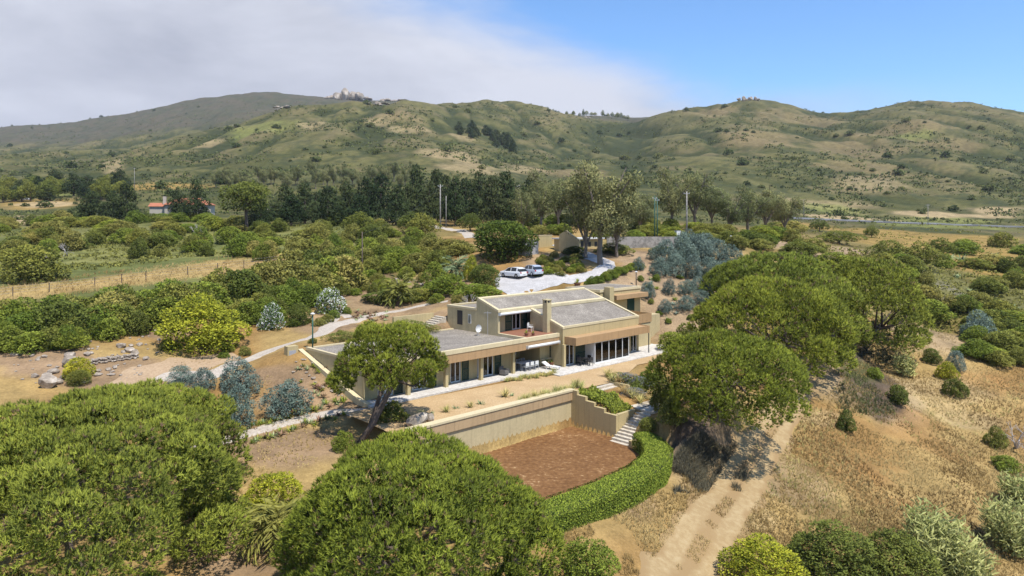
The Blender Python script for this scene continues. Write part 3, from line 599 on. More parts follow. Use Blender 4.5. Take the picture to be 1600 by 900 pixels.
def build_house():
    P = house
    # ---- low wing -------------------------------------------------
    ops = []
    w1 = (AU(704, FB), AU(720, FB), 0.12, 2.32); d2 = (AU(755, FB), AU(771, FB), 0.12, 2.32); gap = (AU(745.5, FB), AU(749, FB), 0.12, 2.32)
    w0 = (-11.9, -10.2, 0.12, 2.32); wm = (-15.6, -14.0, 0.12, 2.32)
    wallb('front_wall', -17.0, 0.30, FB, FB + 0.3, -0.4, 2.92, [w1, d2, gap, w0, wm])
    for o, cu in ((w1, [(w1[0] + .75, w1[1] - .1)]), (d2, [(d2[0] + .1, d2[0] + .45), (d2[1] - .5, d2[1] - .1)]), (w0, []), (wm, [])): glazing(o[0] + .01, o[1] - .01, FB + 0.06, o[2] + .005, o[3] - .005, 2, cu)
    glazing(gap[0] + .01, gap[1] - .01, FB + 0.06, gap[2] + .005, gap[3] - .005, 1)
    shutter(AU(721.5, FB), AU(732, FB), FB - .01, .14, 2.34); shutter(AU(772.5, FB), AU(782.5, FB), FB - .01, .14, 2.34)
    shutter(-10.1, -9.2, FB - .01, .14, 2.34); shutter(-13.9, -13.0, FB - .01, .14, 2.34)
    # porch behind the dining table
    wallb('porch_side_wall', 0.30, 0.60, FB, 3.6, -0.4, 2.92)
    pd = (1.6, 2.5, 0.12, 2.3); pw = (3.2, 4.1, 0.95, 2.2)
    wallb('porch_back_wall', 0.60, 6.2, 3.6, 3.9, -0.4, 2.92, [pd, pw])
    glazing(pd[0] + .01, pd[1] - .01, 3.66, .125, 2.29, 1, []); shutter(2.52, 3.1, 3.59, .14, 2.3); glazing(pw[0] + .01, pw[1] - .01, 3.66, .96, 2.19, 2, [], 'window')
    kw = (AU(867, .5), AU(876, .5) - 0.05, 0.9, 2.3)
    wallb('kitchen_wall', 4.55, 6.2, 0.5, 0.8, -0.4, 2.92, [kw]); wallb('kitchen_side_wall', 4.55, 4.85, 0.8, 3.6, -0.4, 2.92)
    glazing(kw[0] + .01, kw[1] - .01, .56, .91, 2.29, 2, [], 'window'); shutter(kw[0] - .85, kw[0] - .05, .49, .9, 2.3)
    MB().box(4.5, 6.15, 0.2, 0.5, 0.78, 0.86).build('window_sill', M_cop, P)
    # side wall, cut into the slope
    mb = MB(); exa(mb, [(FB + .3, -1), (11.0, -1), (11.0, 2.92), (FB + .3, 2.92)], -17.0, -16.7); mb.build('side_wall', M_plw, P)
    MB().box(-17.05, -16.99, 3.3, 4.9, 0.75, 2.25).build('side_window_shutter', M_green, P)
    mb = MB(); z = .83
    while z < 2.15: mb.box(-17.075, -17.05, 3.36, 4.84, z, z + .03); z += .075
    mb.build('shutter_slats', M_green, P)
    mb = MB(); exa(mb, [(-0.6, -.6), (11.6, -.6), (11.6, 3.25), (10.9, 3.05), (0.6, 0.25), (-.6, .15)], -17.55, -17.1); mb.build('sloping_wing_wall', M_cop, P)
    # roof slab, gravel, coping, fascia
    MB().box(-17.0, 6.2, -0.70, 11.0, 2.925, 3.22).build('roof_slab', M_plw, P)
    MB().poly([(-16.75, -.5, 3.30), (1.4, -.5, 3.30), (1.4, 10.9, 3.30), (-16.75, 10.9, 3.30)]).build('gravel_roof', M_grav, P)
    MB().box(-17.05, 6.2, -0.85, -0.45, 3.22, 3.62).build('front_coping', M_cop, P, bevel=.015)
    MB().box(-17.05, -16.75, -0.45, 11.05, 3.22, 3.46).build('side_coping', M_cop, P, bevel=.015)
    MB().box(-16.75, 1.1, 10.8, 11.05, 3.22, 3.42).build('rear_coping', M_cop, P, bevel=.015)
    MB().box(-17.0, 6.19, -0.80, -0.703, 2.42, 3.215).build('fascia', M_wood, P)
    MB().box(-17.0, 6.19, -0.70, -0.50, 2.60, 2.92).build('edge_beam', M_wood, P)
    for a in (-13.0, -8.7, -4.35, 0.0): MB().box(a - .17, a + .17, -.22, .12, -.1, 2.6).build('column', M_pl, P, bevel=.01)
    MB().box(-17.0, 6.19, -.50, FB, 2.86, 2.922).build('soffit', M_wood, P)
    # balcony
    MB().poly([(1.72, -.44, 3.54), (6.2, -.44, 3.54), (6.2, 4.6, 3.54), (1.72, 4.6, 3.54)]).build('balcony_floor', M_tile, P)
    MB().box(1.42, 1.70, -.44, 3.70, 3.22, 3.60).build('balcony_kerb', M_cop, P)
    # ---- tall wing under one shed roof ------------------------------
    zr = lambda b: 4.22 + 0.330 * (b + 1.3)
    da = (AU(884, RW), AU(897, RW), .12, 2.35); bay = (AU(930, RW) + .25, AU(984, RW) - .35, .12, 2.4); rw_ = (AU(985.5, RW), AU(995, RW), .12, 2.4); gw = (AU(917, RW), AU(928, RW), .12, 2.4)
    wallb('tall_front_wall', 6.2, 19.8, RW, RW + .3, -.5, 4.20, [da, gw, bay, rw_])
    glazing(da[0] + .01, da[1] - .01, RW + .06, .125, 2.345, 2, [(da[0] + .1, da[0] + .4)]); shutter(AU(899, RW), AU(916, RW) - .02, RW - .01, .14, 2.4)
    glazing(gw[0] + .01, gw[1] - .01, RW + .06, .125, 2.395, 1, [(gw[0] + .1, gw[1] - .1)]); glazing(rw_[0] + .01, rw_[1] - .01, RW + .06, .125, 2.395, 2, [(rw_[0] + .1, rw_[0] + .4)])
    # sliding glass bay standing forward
    b0 = -2.72; a0 = AU(929.5, b0); a1 = AU(983, b0)
    wv = (a1 - a0) / 5
    d = glazing(a0, a1, b0, .12, 2.42, 5, [(a0 + 1.35 * wv, a0 + 2.6 * wv), (a0 + 2.7 * wv, a0 + 3.3 * wv), (a0 + 4.05 * wv, a0 + 4.5 * wv)], 'sliding_glass_bay', room=1.38)
    MB().box(a0, a0 + .12, b0 + .075, RW - .002, .12, 2.42).box(a1 - .12, a1, b0 + .075, RW - .002, .12, 2.42).box(a0, a1, b0 - .05, RW, .02, .115).build('bay_side', M_white, d)
    MB().box(a0 + 3.9 * wv, a0 + 4.9 * wv, b0 + .6, b0 + .66, .13, 2.3).build('inner_door', M_green, d)
    # fascia ledge
    MB().box(6.45, 19.75, -2.92, -2.82, 2.45, 3.28).box(6.45, 6.55, -2.82, RW - .003, 2.45, 3.28).box(19.65, 19.75, -2.82, RW - .003, 2.45, 3.28).build('ledge_fascia', M_wood, P)
    MB().box(6.55, 19.65, -2.82, RW - .003, 2.50, 3.20).build('ledge_slab', M_wood, P)
    MB().tube([(19.65, -2.85, -.2), (19.65, -2.85, 2.5)], .06, 8).build('ledge_post', M_black, P)
    MB().box(6.0, 6.34, -1.62, -1.302, -.3, 2.46).build('column', M_pl, P, bevel=.01)
    # flank walls
    mb = MB(); exa(mb, [(RW + .3, -.5), (3.6, -.5), (3.6, zr(3.6) - .12), (RW + .3, zr(RW + .3) - .12)], 6.2, 6.5); mb.build('flank_wall', M_plw, P)
    mb = MB(); exa(mb, [(RW + .3, -.5), (12.0, -.5), (12.0, 3.2), (6.9, zr(6.9) - .12), (RW + .3, zr(RW + .3) - .12)], 19.5, 19.8); mb.build('flank_wall', M_plw, P)
    mb = MB(); exa(mb, [(3.72, 3.0), (7.2, 3.0), (7.2, zr(6.9) + .02), (6.9, zr(6.9) + .02), (3.72, zr(3.72) + .02)], 1.4, 1.7); mb.build('flank_wall', M_plw, P)
    ad = (4.35, 4.75)
    uw = (AU(800.5, 4.6), AU(813.5, 4.6), 3.56, 5.45); us_ = (AU(776.5, 4.6), AU(779.5, 4.6), 4.3, 5.1)
    wallb('upper_front_wall', 1.70, 6.2, 4.6, 4.9, 3.0, 5.9, [uw, us_])
    glazing(uw[0] + .01, uw[1] - .01, 4.66, 3.565, 5.44, 2, [(uw[1] - .55, uw[1] - .1)]); glazing(us_[0] + .01, us_[1] - .01, 4.66, 4.31, 5.09, 1, [], 'window')
    shutter(AU(789.5, 4.6), AU(799.5, 4.6), 4.59, 3.58, 5.47); shutter(AU(814, 4.6), AU(822.5, 4.6), 4.59, 3.58, 5.47)
    MB().box(1.70, 6.2, 3.70, 3.80, 5.45, 5.84).box(1.7, 6.2, 3.8, 4.6, 5.72, 5.8).build('upper_fascia', M_wood, P)
    mb = MB(); exa(mb, [(3.6, 5.8), (6.9, 5.8), (6.9, zr(6.9) - .1), (3.6, zr(3.6) - .1)], 6.2, 6.5); mb.build('inner_wall', M_plw, P)
    MB().box(1.7, 19.5, 6.9, 7.2, 2.5, zr(6.9) - .13).build('rear_wall', M_plw, P)
    # gravel fields and copings
    def slope(mb, a0, a1, b0, b1, up, th): mb.hexa([(a0, b0, zr(b0) + up - th), (a1, b0, zr(b0) + up - th), (a1, b1, zr(b1) + up - th), (a0, b1, zr(b1) + up - th), (a0, b0, zr(b0) + up), (a1, b0, zr(b0) + up), (a1, b1, zr(b1) + up), (a0, b1, zr(b1) + up)]); return mb
    slope(MB(), 6.5, 19.5, RW + .02, 3.45, -.06, .2).build('gravel_roof', M_grav, P)
    slope(MB(), 1.7, 19.5, 3.72, 6.9, .09, .2).build('gravel_roof', M_grav, P)
    slope(MB(), 6.16, 6.52, RW - .04, 3.55, .10, .24).build('verge_coping', M_cop, P, bevel=.015)
    slope(MB(), 19.48, 19.86, RW - .04, 7.0, .10, .24).build('verge_coping', M_cop, P, bevel=.015)
    slope(MB(), 1.34, 1.72, 3.6, 7.0, .25, .26).build('verge_coping', M_cop, P, bevel=.015)
    MB().box(6.52, 19.48, RW - .05, RW + .22, 4.10, 4.36).build('eaves_coping', M_cop, P, bevel=.015)
    slope(MB(), 1.72, 19.48, 3.56, 3.86, .25, .34).build('step_coping', M_cop, P, bevel=.015)
    slope(MB(), 1.72, 19.48, 6.75, 7.02, .25, .34).build('ridge_coping', M_cop, P, bevel=.015)
    # chimney
    ch = MB(); ch.box(5.72, 6.40, .55, 1.22, 3.3, 6.75).box(5.66, 6.46, .49, 1.28, 7.02, 7.12)
    for x in (5.72, 6.28):
        for y in (.55, 1.10): ch.box(x, x + .12, y, y + .12, 6.75, 7.02)
    c = ch.build('chimney', M_plw, P); MB().box(5.86, 6.26, .69, 1.08, 6.74, 7.0).build('chimney_flue', M_black, c)
    # rear annexe
    an = MB(); exa(an, [(7.2, 2.5), (12.3, 2.5), (12.3, 5.9), (7.2, 5.9)], 1.4, 1.7); an.box(1.7, 9.0, 12.0, 12.3, 2.5, 5.9).box(8.7, 9.0, 7.2, 12.0, 2.5, 5.9).build('annexe_wall', M_plw, P)
    MB().poly([(1.6, 7.2, 5.8), (8.9, 7.2, 5.8), (8.9, 12.2, 5.8), (1.6, 12.2, 5.8)]).build('gravel_roof', M_grav, P)
    MB().box(1.34, 1.74, 7.2, 12.36, 5.75, 5.98).box(1.74, 9.0, 12.0, 12.36, 5.75, 5.98).build('annexe_coping', M_cop, P)
    MB().box(1.37, 1.40, 9.6, 10.5, 3.9, 5.5).build('side_door', M_black, P); MB().box(1.36, 1.40, 8.1, 8.6, 4.2, 5.2).build('side_window', M_white, P); MB().box(1.35, 1.36, 8.16, 8.54, 4.26, 5.14).build('side_pane', M_glass, P)
    # rear block at the far end with its own terrace
    MB().box(20.1, 28.6, 4.8, 10.5, .0, 6.62).build('rear_block', M_pl, P)
    MB().box(19.9, 28.7, 4.7, 10.6, 6.62, 6.95).build('rear_parapet', M_cop, P, bevel=.015)
    MB().poly([(20.2, 5, 6.96), (28.4, 5, 6.96), (28.4, 10.3, 6.96), (20.2, 10.3, 6.96)]).build('gravel_roof', M_grav, P)
    MB().box(21.9, 28.75, 3.6, 4.795, 5.62, 6.18).build('rear_fascia', M_wood, P)
    MB().box(20.6, 21.5, 3.7, 4.6, 3.0, 7.3).build('rear_pier', M_pl, P, bevel=.01)
    MB().box(25.7, 27.2, 4.72, 4.798, 3.6, 5.55).build('rear_door', M_green, P)
    MB().box(19.85, 24.4, .2, 4.75, -.5, 3.55).build('terrace_base', M_plw, P)
    MB().box(19.84, 24.5, .1, .195, 3.0, 4.1).box(24.42, 24.5, .195, 4.75, 3.0, 4.1).build('terrace_parapet', M_wood, P)
    MB().box(24.5, 28.5, 1.6, 4.75, -.5, 3.5).build('terrace_base', M_plw, P)
    # awnings rolled under the fascias
    for (a0, a1, b, z, nm) in ((1.15, 5.9, -1.0, 2.72, 'awning'), (AU(780, 3.6), AU(835, 3.6), 3.5, 5.62, 'awning')):
        aw = MB().tube([(a0, b, z), (a1, b, z)], .15, 12).build(nm, M_white, P, smooth=True)
        for x in (a0 - .04, a1): MB().box(x, x + .04, b - .16, b + .2, z - .16, z + .16).build('end_cap', M_white, aw)
build_house()
# terrace, yard, court
def lpoly(pts): return [loc2w(a, b) for a, b in pts]
tag(MB().prism(lpoly([(-17.6, -1.35), (2.6, -1.35), (2.6, -4.1), (26, -4.1), (27.5, 3.5), (20, 3.6), (-17.0, 3.6)]), -.3, .10).build('terrace', M_pave, bevel=.01), 'pale paved terrace along the house front', kind='structure')
M_sand = speckle('yard_sand', lin(184, 154, 112), lin(204, 174, 130), 6.0, c3=lin(214, 188, 148), blot=0.35)
sheet('sand_yard', lpoly([(-20.5, -8.95), (-1.6, -8.95), (4.0, -9.3), (5.2, -8.0), (9.5, -7.6), (13, -6.0), (22, -6.6), (26.5, -4), (-20, -1.2)]), M_sand, lambda x, y: max(float(height(x, y)) + .06, 0.0), 'bare sandy yard before the terrace', step=.8)
M_court = speckle('court_red_soil', lin(112, 78, 46), lin(144, 105, 66), 3.0, c3=lin(192, 162, 118), blot=0.3, thr=(0.36, 0.62))
sheet('red_court', lpoly([(-20.4, -21.9), (-3.6, -21.9), (-2.2, -19.5), (-1.3, -14.6), (-1.3, -9.3), (-20.4, -9.3)]), M_court, lambda x, y: -2.98 + 0.05 * float(vnoise(np.array([x / 1.5]), np.array([y / 1.5]), 4)[0]), 'sunken court of bare red soil', step=.6)
rw = empty('retaining_wall', (HO[0], HO[1], 0), HROT); tag(rw, 'long cream retaining wall with tan band above the red court', 'wall')
MB().box(-19.5, -1.75, -9.42, -8.95, -3.3, -.62).build('wall_face', M_plw, rw)
MB().box(-19.6, -1.45, -9.56, -8.9, -.62, .16).build('tan_band', solid('tan_wall_band', lin(194, 166, 126), .8, .12, .6, 10, streak=.6), rw, bevel=.01)
MB().box(-19.65, -1.42, -9.62, -8.86, .16, .34).build('coping', M_cop, rw, bevel=.015)
sw = empty('stepped_wall', (HO[0], HO[1], 0), HROT); tag(sw, 'cream wall stepping down beside the red court', 'wall')
mb = MB(); bs = [-8.85, -10.1, -11.1, -12.1, -13.2, -14.5]; zs = [.30, -.05, -.40, -.72, -1.05]
for i in range(5): mb.box(-1.75, -1.42, bs[i + 1] + (0 if i == 4 else .002), bs[i] - .002, -3.3, zs[i])
mb.build('wall_face', M_pl, sw, bevel=.01)
MB().box(-1.415, 1.05, -14.5, -14.2, -3.3, -1.02).build('return_wall', M_pl, sw, bevel=.01)
# stairs: a short upper flight, a landing walk and a lower flight
st = empty('garden_stairs', (HO[0], HO[1], 0), HROT); tag(st, 'pale stone garden stairs turning down to the red court', 'stairs')
M_step = speckle('stair_stone', lin(190, 178, 158), lin(220, 210, 192), 6.0, blot=0.8, bump=.15)
for i in range(5): MB().box(1.1 + .08 * i, 4.0, -9.4 - .42 * (i + 1), -9.4 - .42 * i + .03, -1.6, -.16 * i).build('step', M_step, st, bevel=.012)
MB().hexa([(1.3, -14.6, -1.8), (4.3, -14.4, -1.8), (4.1, -11.49, -1.6), (1.5, -11.49, -1.6), (1.3, -14.6, -.98), (4.3, -14.4, -.98), (4.1, -11.49, -.78), (1.5, -11.49, -.78)]).build('landing', M_step, st)
for i in range(11): MB().box(1.3 - .37 * (i + 1), 1.3 - .37 * i + .03, -16.6, -14.52, -3.3, -1.06 - .172 * (i + 1)).build('step', M_step, st, bevel=.012)
MB().box(1.33, 4.6, -16.8, -14.62, -3.2, -1.02).build('landing', M_step, st, bevel=.012)
kw_ = MB(); kw_.box(4.05, 4.30, -11.5, -9.2, -1.6, .12).box(4.25, 4.5, -12.8, -11.5, -1.8, -.35).box(4.4, 4.62, -14.55, -12.8, -2.0, -.62).build('stair_kerb_wall', M_pl, st, bevel=.012)
MB().box(-2.9, 1.25, -16.95, -16.65, -3.3, -2.45).build('stair_kerb_wall', M_pl, st, bevel=.012)
MB().box(-.1, 1.25, -16.95, -16.65, -2.448, -1.6).build('stair_kerb_wall', M_pl, st, bevel=.012)
# ------------------------------------------------------------------ plants: leaf-sized faces in the volume of each crown
def unit(v): return v / np.maximum(np.linalg.norm(v, axis=-1, keepdims=True), 1e-9)
FN = [None]     # surface direction of the leaves made last
def blades(P, N, L, W, rng, spread=0.8, k=1, tint=None, tri=False, tv=0.28):
    """k leaves at each point, pointing along N with some spread"""
    P = np.repeat(P, k, 0); N = np.repeat(N, k, 0); n = len(P)
    d = unit(N + spread * rng.normal(size=(n, 3))); s = unit(np.cross(d, rng.normal(size=(n, 3))))
    l = (L * rng.uniform(0.65, 1.25, n))[:, None] if np.isscalar(L) else np.repeat(L, k)[:, None]; w = W * rng.uniform(0.7, 1.3, n)[:, None] / 2
    t = np.repeat(rng.uniform(0, 1, len(P) // k) if tint is None else tint, k); t = np.clip(t + rng.normal(0, tv, n), 0, 1)
    if tri:
        V = np.stack([P - s * w, P + s * w, P + d * l], 1); FN[0] = np.repeat(unit(N), 3, 0); return V.reshape(-1, 3), np.arange(n * 3), np.repeat(t, 3), 3
    V = np.stack([P, P + d * l * 0.5 + s * w, P + d * l, P + d * l * 0.5 - s * w], 1)
    FN[0] = np.repeat(unit(N), 4, 0); return V.reshape(-1, 3), np.arange(n * 4), np.repeat(t, 4), 4
def blob_pts(Cn, R, n, rng, shell=0.3, low=-0.35, keep=0.78):
    """points on the outer skin of a heap of ellipsoids; returns points and outward normals"""
    Cn = np.asarray(Cn, float); R = np.asarray(R, float)
    if R.ndim == 1: R = np.repeat(R[:, None], 3, 1)
    A = R[:, 0] * R[:, 1] + R[:, 0] * R[:, 2]; i = rng.choice(len(Cn), int(n * 1.9), p=A / A.sum())
    d = unit(rng.normal(size=(len(i), 3))); d = d[d[:, 2] > low]; i = i[:len(d)]
    dep = 1 - shell * rng.uniform(0, 1, len(d)) ** 2
    P = Cn[i] + d * R[i] * dep[:, None]; ok = np.ones(len(P), bool)
    for j in range(len(Cn)):
        q = (((P - Cn[j]) / R[j]) ** 2).sum(1); ok &= (q > keep ** 2) | (i == j)
    P = P[ok][:n]; return P, unit(d[ok][:n] / R[i[ok][:n]]), i[ok][:n]
def crown_mesh(name, Cn, R, n, leaf, mat, seed, up=0.25, spread=0.8, shell=0.3, low=-0.65, wid=0.55, k=1, tri=False, keep=0.6, flower=0.0):
    rng = np.random.default_rng(seed); P, N, i = blob_pts(Cn, R, n, rng, shell, low, keep)
    bt = rng.uniform(0.25, 0.75, len(np.atleast_1d(R)))[i]
    N = unit(N + np.array([0, 0, up])); V, I, t, k_ = blades(P, N, leaf, leaf * wid, rng, spread, k, bt, tri, .18)
    if flower: t = np.where(np.repeat(rng.uniform(0, 1, len(t) // k_) < flower, k_), 1.0, np.minimum(t, .85))
    return mesh_np(name, V, k_, I, mat, t, fn=unit(FN[0] + np.array([0, 0, .45])))
def lump(seed, n=13, rx=0.38, top=1.0, flat=0.7, r=(0.11, 0.25)):
    """centres and radii of a lumpy heap about 1 wide and 1 high, standing on z = 0"""
    rng = np.random.default_rng(seed); C_ = []; R = []
    for i in range(n):
        a = 2.4 * i + rng.uniform(-.4, .4); q = math.sqrt((i + .3) / n); rr = rng.uniform(*r)
        z = (top - rr * 1.0) * (1 - flat * q ** 2) * rng.uniform(.82, 1); z = max(z, rr * .6)
        C_.append((rx * q * math.cos(a), rx * q * math.sin(a), z)); R.append((rr, rr, rr * rng.uniform(.8, 1.15)))
    for i in range(6):
        a = i * 1.047 + rng.uniform(-.4, .4); q = rng.uniform(.18, .36); b_ = rng.uniform(.13, .2); C_.append((q * math.cos(a), q * math.sin(a), b_ * 1.1)); R.append((b_, b_, b_ * 1.2))
    return np.array(C_), np.array(R)
M_pine = leafmat('stone_pine_needles', (0.121, 0.149, 0.020), (0.370, 0.402, 0.048), 0.30, objvar=0.12, dead=(0.20, 0.135, 0.075))
M_pineb = leafmat('stone_pine_needles_olive', (0.119, 0.149, 0.025), (0.344, 0.388, 0.055), 0.30, objvar=0.10, dead=(0.22, 0.15, 0.085))
M_belt = leafmat('evergreen_scrub_leaf', (0.077, 0.095, 0.020), (0.244, 0.262, 0.051), 0.25, objvar=0.25)
M_lush = leafmat('bright_garden_leaf', (0.086, 0.121, 0.018), (0.297, 0.351, 0.051), 0.28, objvar=0.2)
M_olive = leafmat('olive_scrub_leaf', (0.125, 0.128, 0.029), (0.376, 0.351, 0.088), 0.25, objvar=0.2)
M_round = leafmat('dense_dark_leaf', (0.035, 0.058, 0.010), (0.120, 0.165, 0.026), 0.2, objvar=0.0)
M_yel = leafmat('yellow_green_leaf', (0.148, 0.176, 0.018), (0.574, 0.538, 0.052), 0.28, objvar=0.15)
M_blue = leafmat('blue_gum_leaf', (0.062, 0.100, 0.078), (0.240, 0.310, 0.255), 0.2, objvar=0.15)
M_cyp = leafmat('dark_cypress_leaf', (0.021, 0.035, 0.014), (0.081, 0.109, 0.035), 0.15, objvar=0.3)
M_euc = leafmat('gum_tree_leaf', (0.112, 0.128, 0.050), (0.356, 0.364, 0.143), 0.3, objvar=0.2)
M_hill = leafmat('hill_scrub_leaf', (0.044, 0.064, 0.023), (0.134, 0.160, 0.047), 0.15, objvar=0.35)
M_hedge = leafmat('clipped_hedge_leaf', (0.086, 0.139, 0.018), (0.363, 0.426, 0.057), 0.25, objvar=0.0)
M_flow = leafmat('white_flowering_leaf', (0.052, 0.101, 0.021), (0.209, 0.285, 0.065), 0.2, objvar=0.1, third=(0.80, 0.80, 0.76))
M_grass = leafmat('dry_grass_blade', (0.330, 0.210, 0.080), (0.570, 0.415, 0.185), 0.25, objvar=0.15)
M_ggrass = leafmat('feather_grass_blade', (0.227, 0.219, 0.065), (0.626, 0.554, 0.209), 0.25, objvar=0.2)
M_reed = leafmat('cane_leaf', (0.21, 0.235, 0.065), (0.60, 0.61, 0.24), 0.42, objvar=0.1)
M_agave = leafmat('agave_leaf', (0.096, 0.143, 0.065), (0.365, 0.420, 0.209), 0.1, objvar=0.2)
M_red = leafmat('red_succulent_leaf', (0.120, 0.070, 0.045), (0.330, 0.210, 0.130), 0.1, objvar=0.2)
M_lav = leafmat('grey_lavender_leaf', (0.090, 0.095, 0.085), (0.230, 0.240, 0.230), 0.15, objvar=0.2)
M_dead = solid('dead_branch_wood', (0.42, 0.38, 0.35), 0.9, 0.2, 2, 12)
M_bark = solid('pine_bark', (0.115, 0.088, 0.070), 0.95, 0.35, 1.5, 12, bump=0.6)
M_gbark = solid('gum_bark', (0.20, 0.165, 0.13), 0.9, 0.35, 1.2, 9, bump=0.4)
PROTO = {}
def proto(key, fn):
    if key not in PROTO: PROTO[key] = fn()
    return PROTO[key]
def shrubp(kind, i, mat, n=2400, leaf=0.085, **kw):
    def f():
        lk = {k: kw[k] for k in ('n_', 'rx', 'top', 'flat', 'r') if k in kw}
        if 'n_' in lk: lk['n'] = lk.pop('n_')
        C_, R = lump(hash((i, 3)) % 1000 + i, **lk); ck = {k: v for k, v in kw.items() if k not in ('n_', 'rx', 'top', 'flat', 'r')}
        return crown_mesh(kind, C_, R, n, leaf, mat, i + 5, **ck)
    return proto((kind, i, mat.name, n), f)
RS = random.Random(7)
def put(me, u, v, w, h, name, label, cat, group=None, Y=None, dz=0.0, rz=None, squash=1.0):
    """stand a plant of w x h photograph pixels with its foot at pixel (u, v)"""
    if Y is None: X, Y, Z = spot(u, v)
    else: X = (u - 800) / F * Y; Z = float(height(X, Y))
    s = Y / F; o = link(name, me, None, (X, Y, Z - 0.06 * h * s + dz), RS.uniform(0, 6.28) if rz is None else rz, (w * s, w * s * squash, h * s))
    return tag(o, label, cat, group)

# ---- umbrella pines -------------------------------------------------------------------------
def umbrella(name, base, centre, rx, ry, ztop, zrim, clumps, tufts, seed, mat, label, L=0.27, W=0.062, k=8, lean=(0, 0), forks=2, trunk=0.34, cr=(0.95, 1.5), uneven=0.5, skirt=0.12):
    rng = np.random.default_rng(seed); bx, by, bz = base; cx, cy = centre
    root = empty(name, base); tag(root, label, 'tree', 'umbrella pines around the house')
    # clumps spread evenly over a dome, with a ragged skirt
    i = np.arange(clumps); q = np.sqrt((i + .5) / clumps); th = i * 2.39996 + rng.normal(0, .25, clumps); q = np.clip(q + rng.normal(0, .03, clumps), 0, 1.03)
    rag = 1 + uneven * 0.30 * (vnoise(np.cos(th) * 2.2 + seed, np.sin(th) * 2.2, seed) - .5) * 2
    lf = vnoise(q * np.cos(th) * 2.6 + seed * 3.1, q * np.sin(th) * 2.6, seed + 2) - .5
    cz = zrim + (ztop - zrim) * np.sqrt(np.clip(1 - np.minimum(q, 1) ** 2.1, 0, 1)) + rng.normal(0, .3 * uneven, clumps) + lf * 2.0 * uneven * (.4 + q)
    rag = rag * (1 + .16 * uneven * lf * 2)
    sk = rng.uniform(0, 1, clumps) < skirt; q = np.where(sk, rng.uniform(.72, .98, clumps), q); cz = np.where(sk, zrim - rng.uniform(.1, 1.0, clumps), cz)
    r = rng.uniform(*cr, clumps)
    Cn = np.stack([cx + (rx - r * .6) * q * rag * np.cos(th), cy + (ry - r * .6) * q * rag * np.sin(th), cz - r * .7], 1)
    R = np.stack([r, r, r * .8], 1)
    P, N, bi = blob_pts(Cn, R, clumps * tufts, rng, 0.35, -0.6, 0.7)
    dome = unit((P - np.array([cx, cy, zrim - 3])) / np.array([rx, ry, ztop - zrim + 3]))
    N = unit(N * .55 + dome * .45 + np.array([0, 0, .55])); bt = rng.uniform(.2, .8, clumps)[bi]
    V, I, t, k_ = blades(P, N, L, W, rng, .42, k, np.where(rng.uniform(0, 1, len(P)) < .02 + .10 * (bt < .27), 0, np.clip(bt * 1.1 - .05 + rng.normal(0, .2, len(P)), .1, 1)), True, .0)
    V = V - np.array(base); me = mesh_np('crown', V, k_, I, mat, t, fn=FN[0]); link('crown', me, root)
    # trunk and limbs
    mb = MB(); B = Vector((0, 0, -.4)); T = Vector((cx - bx, cy - by, zrim - bz - .3))
    h = zrim - bz
    for f in range(forks):
        o = Vector((rng.uniform(-.3, .3), rng.uniform(-.3, .3), 0)) if f else Vector((0, 0, 0))
        side = Vector((math.cos(2.4 * f + seed), math.sin(2.4 * f + seed), 0)) * (rx * .16 if forks > 1 else 0)
        p = [B + o, B + o + (T * .35 + side * .5), T * .75 + side + Vector((0, 0, .2)), T + side * 1.3]
        rr = trunk * (1 if f == 0 else .75); mb.tube(p, [rr * 1.25, rr, rr * .8, rr * .6], 9)
        for j in range(8 if f == 0 else 5):
            c = Vector(Cn[rng.integers(clumps)]) - Vector(base); s = p[2] + (p[3] - p[2]) * rng.uniform(0, 1); m = s + (c - s) * .5 + Vector((rng.normal(0, .4), rng.normal(0, .4), -.45)); mb.tube([s, m, c], [rr * .42, rr * .28, rr * .12], 6)
    mb.build('trunk', M_bark, root, smooth=True)
    return root
def X_(u, Y): return (u - 800) / F * Y
def hz(x, y): return float(height(x, y))
def pine(name, ub, Yb, uc, Yc, w, ztop, zrim, clumps, tufts, seed, mat, label, ryk=1.0, **kw):
    bx = X_(ub, Yb); rx = w / 2 * Yc / F
    return umbrella(name, (bx, Yb, hz(bx, Yb)), (X_(uc, Yc), Yc), rx, rx * ryk, ztop, zrim, clumps, tufts, seed, mat, label, **kw)
pine('umbrella_pine', 170, 40, 145, 40.0, 520, 5.5, -0.3, 235, 195, 3, M_pineb, 'broad olive green pine crown filling the lower left corner', ryk=1.02, uneven=.8)
pine('umbrella_pine', 640, 35, 642, 36.0, 424, 3.5, -1.7, 180, 195, 8, M_pine, 'wide pine crown in front of the retaining wall at the bottom edge', uneven=.65)
pine('umbrella_pine', 556, 53, 616, 55.0, 178, 7.3, 4.3, 50, 170, 12, M_pine, 'leaning pine with bare forked trunk before the low wing', forks=2, trunk=.24, cr=(.7, 1.15), uneven=1.0, skirt=.06)
pine('umbrella_pine', 1108, 58, 1140, 57.5, 234, 6.2, 2.7, 180, 135, 17, M_pine, 'round pine on the steep bank above the dirt track', forks=2, trunk=.36, uneven=.45, skirt=.16)
pine('umbrella_pine', 1245, 78, 1203, 76.5, 248, 9.2, 3.0, 185, 90, 23, M_pine, 'broad pine right behind the one on the steep bank', forks=2, trunk=.4, uneven=.35, skirt=.25, L=.40, W=.09, cr=(1.1, 1.7), k=7)
pine('umbrella_pine', 1255, 97, 1205, 97.0, 210, 11.2, 6.0, 130, 84, 29, M_pineb, 'farthest pine crown, next to the blue gums', L=.44, W=.11, k=6, cr=(1.1, 1.8))
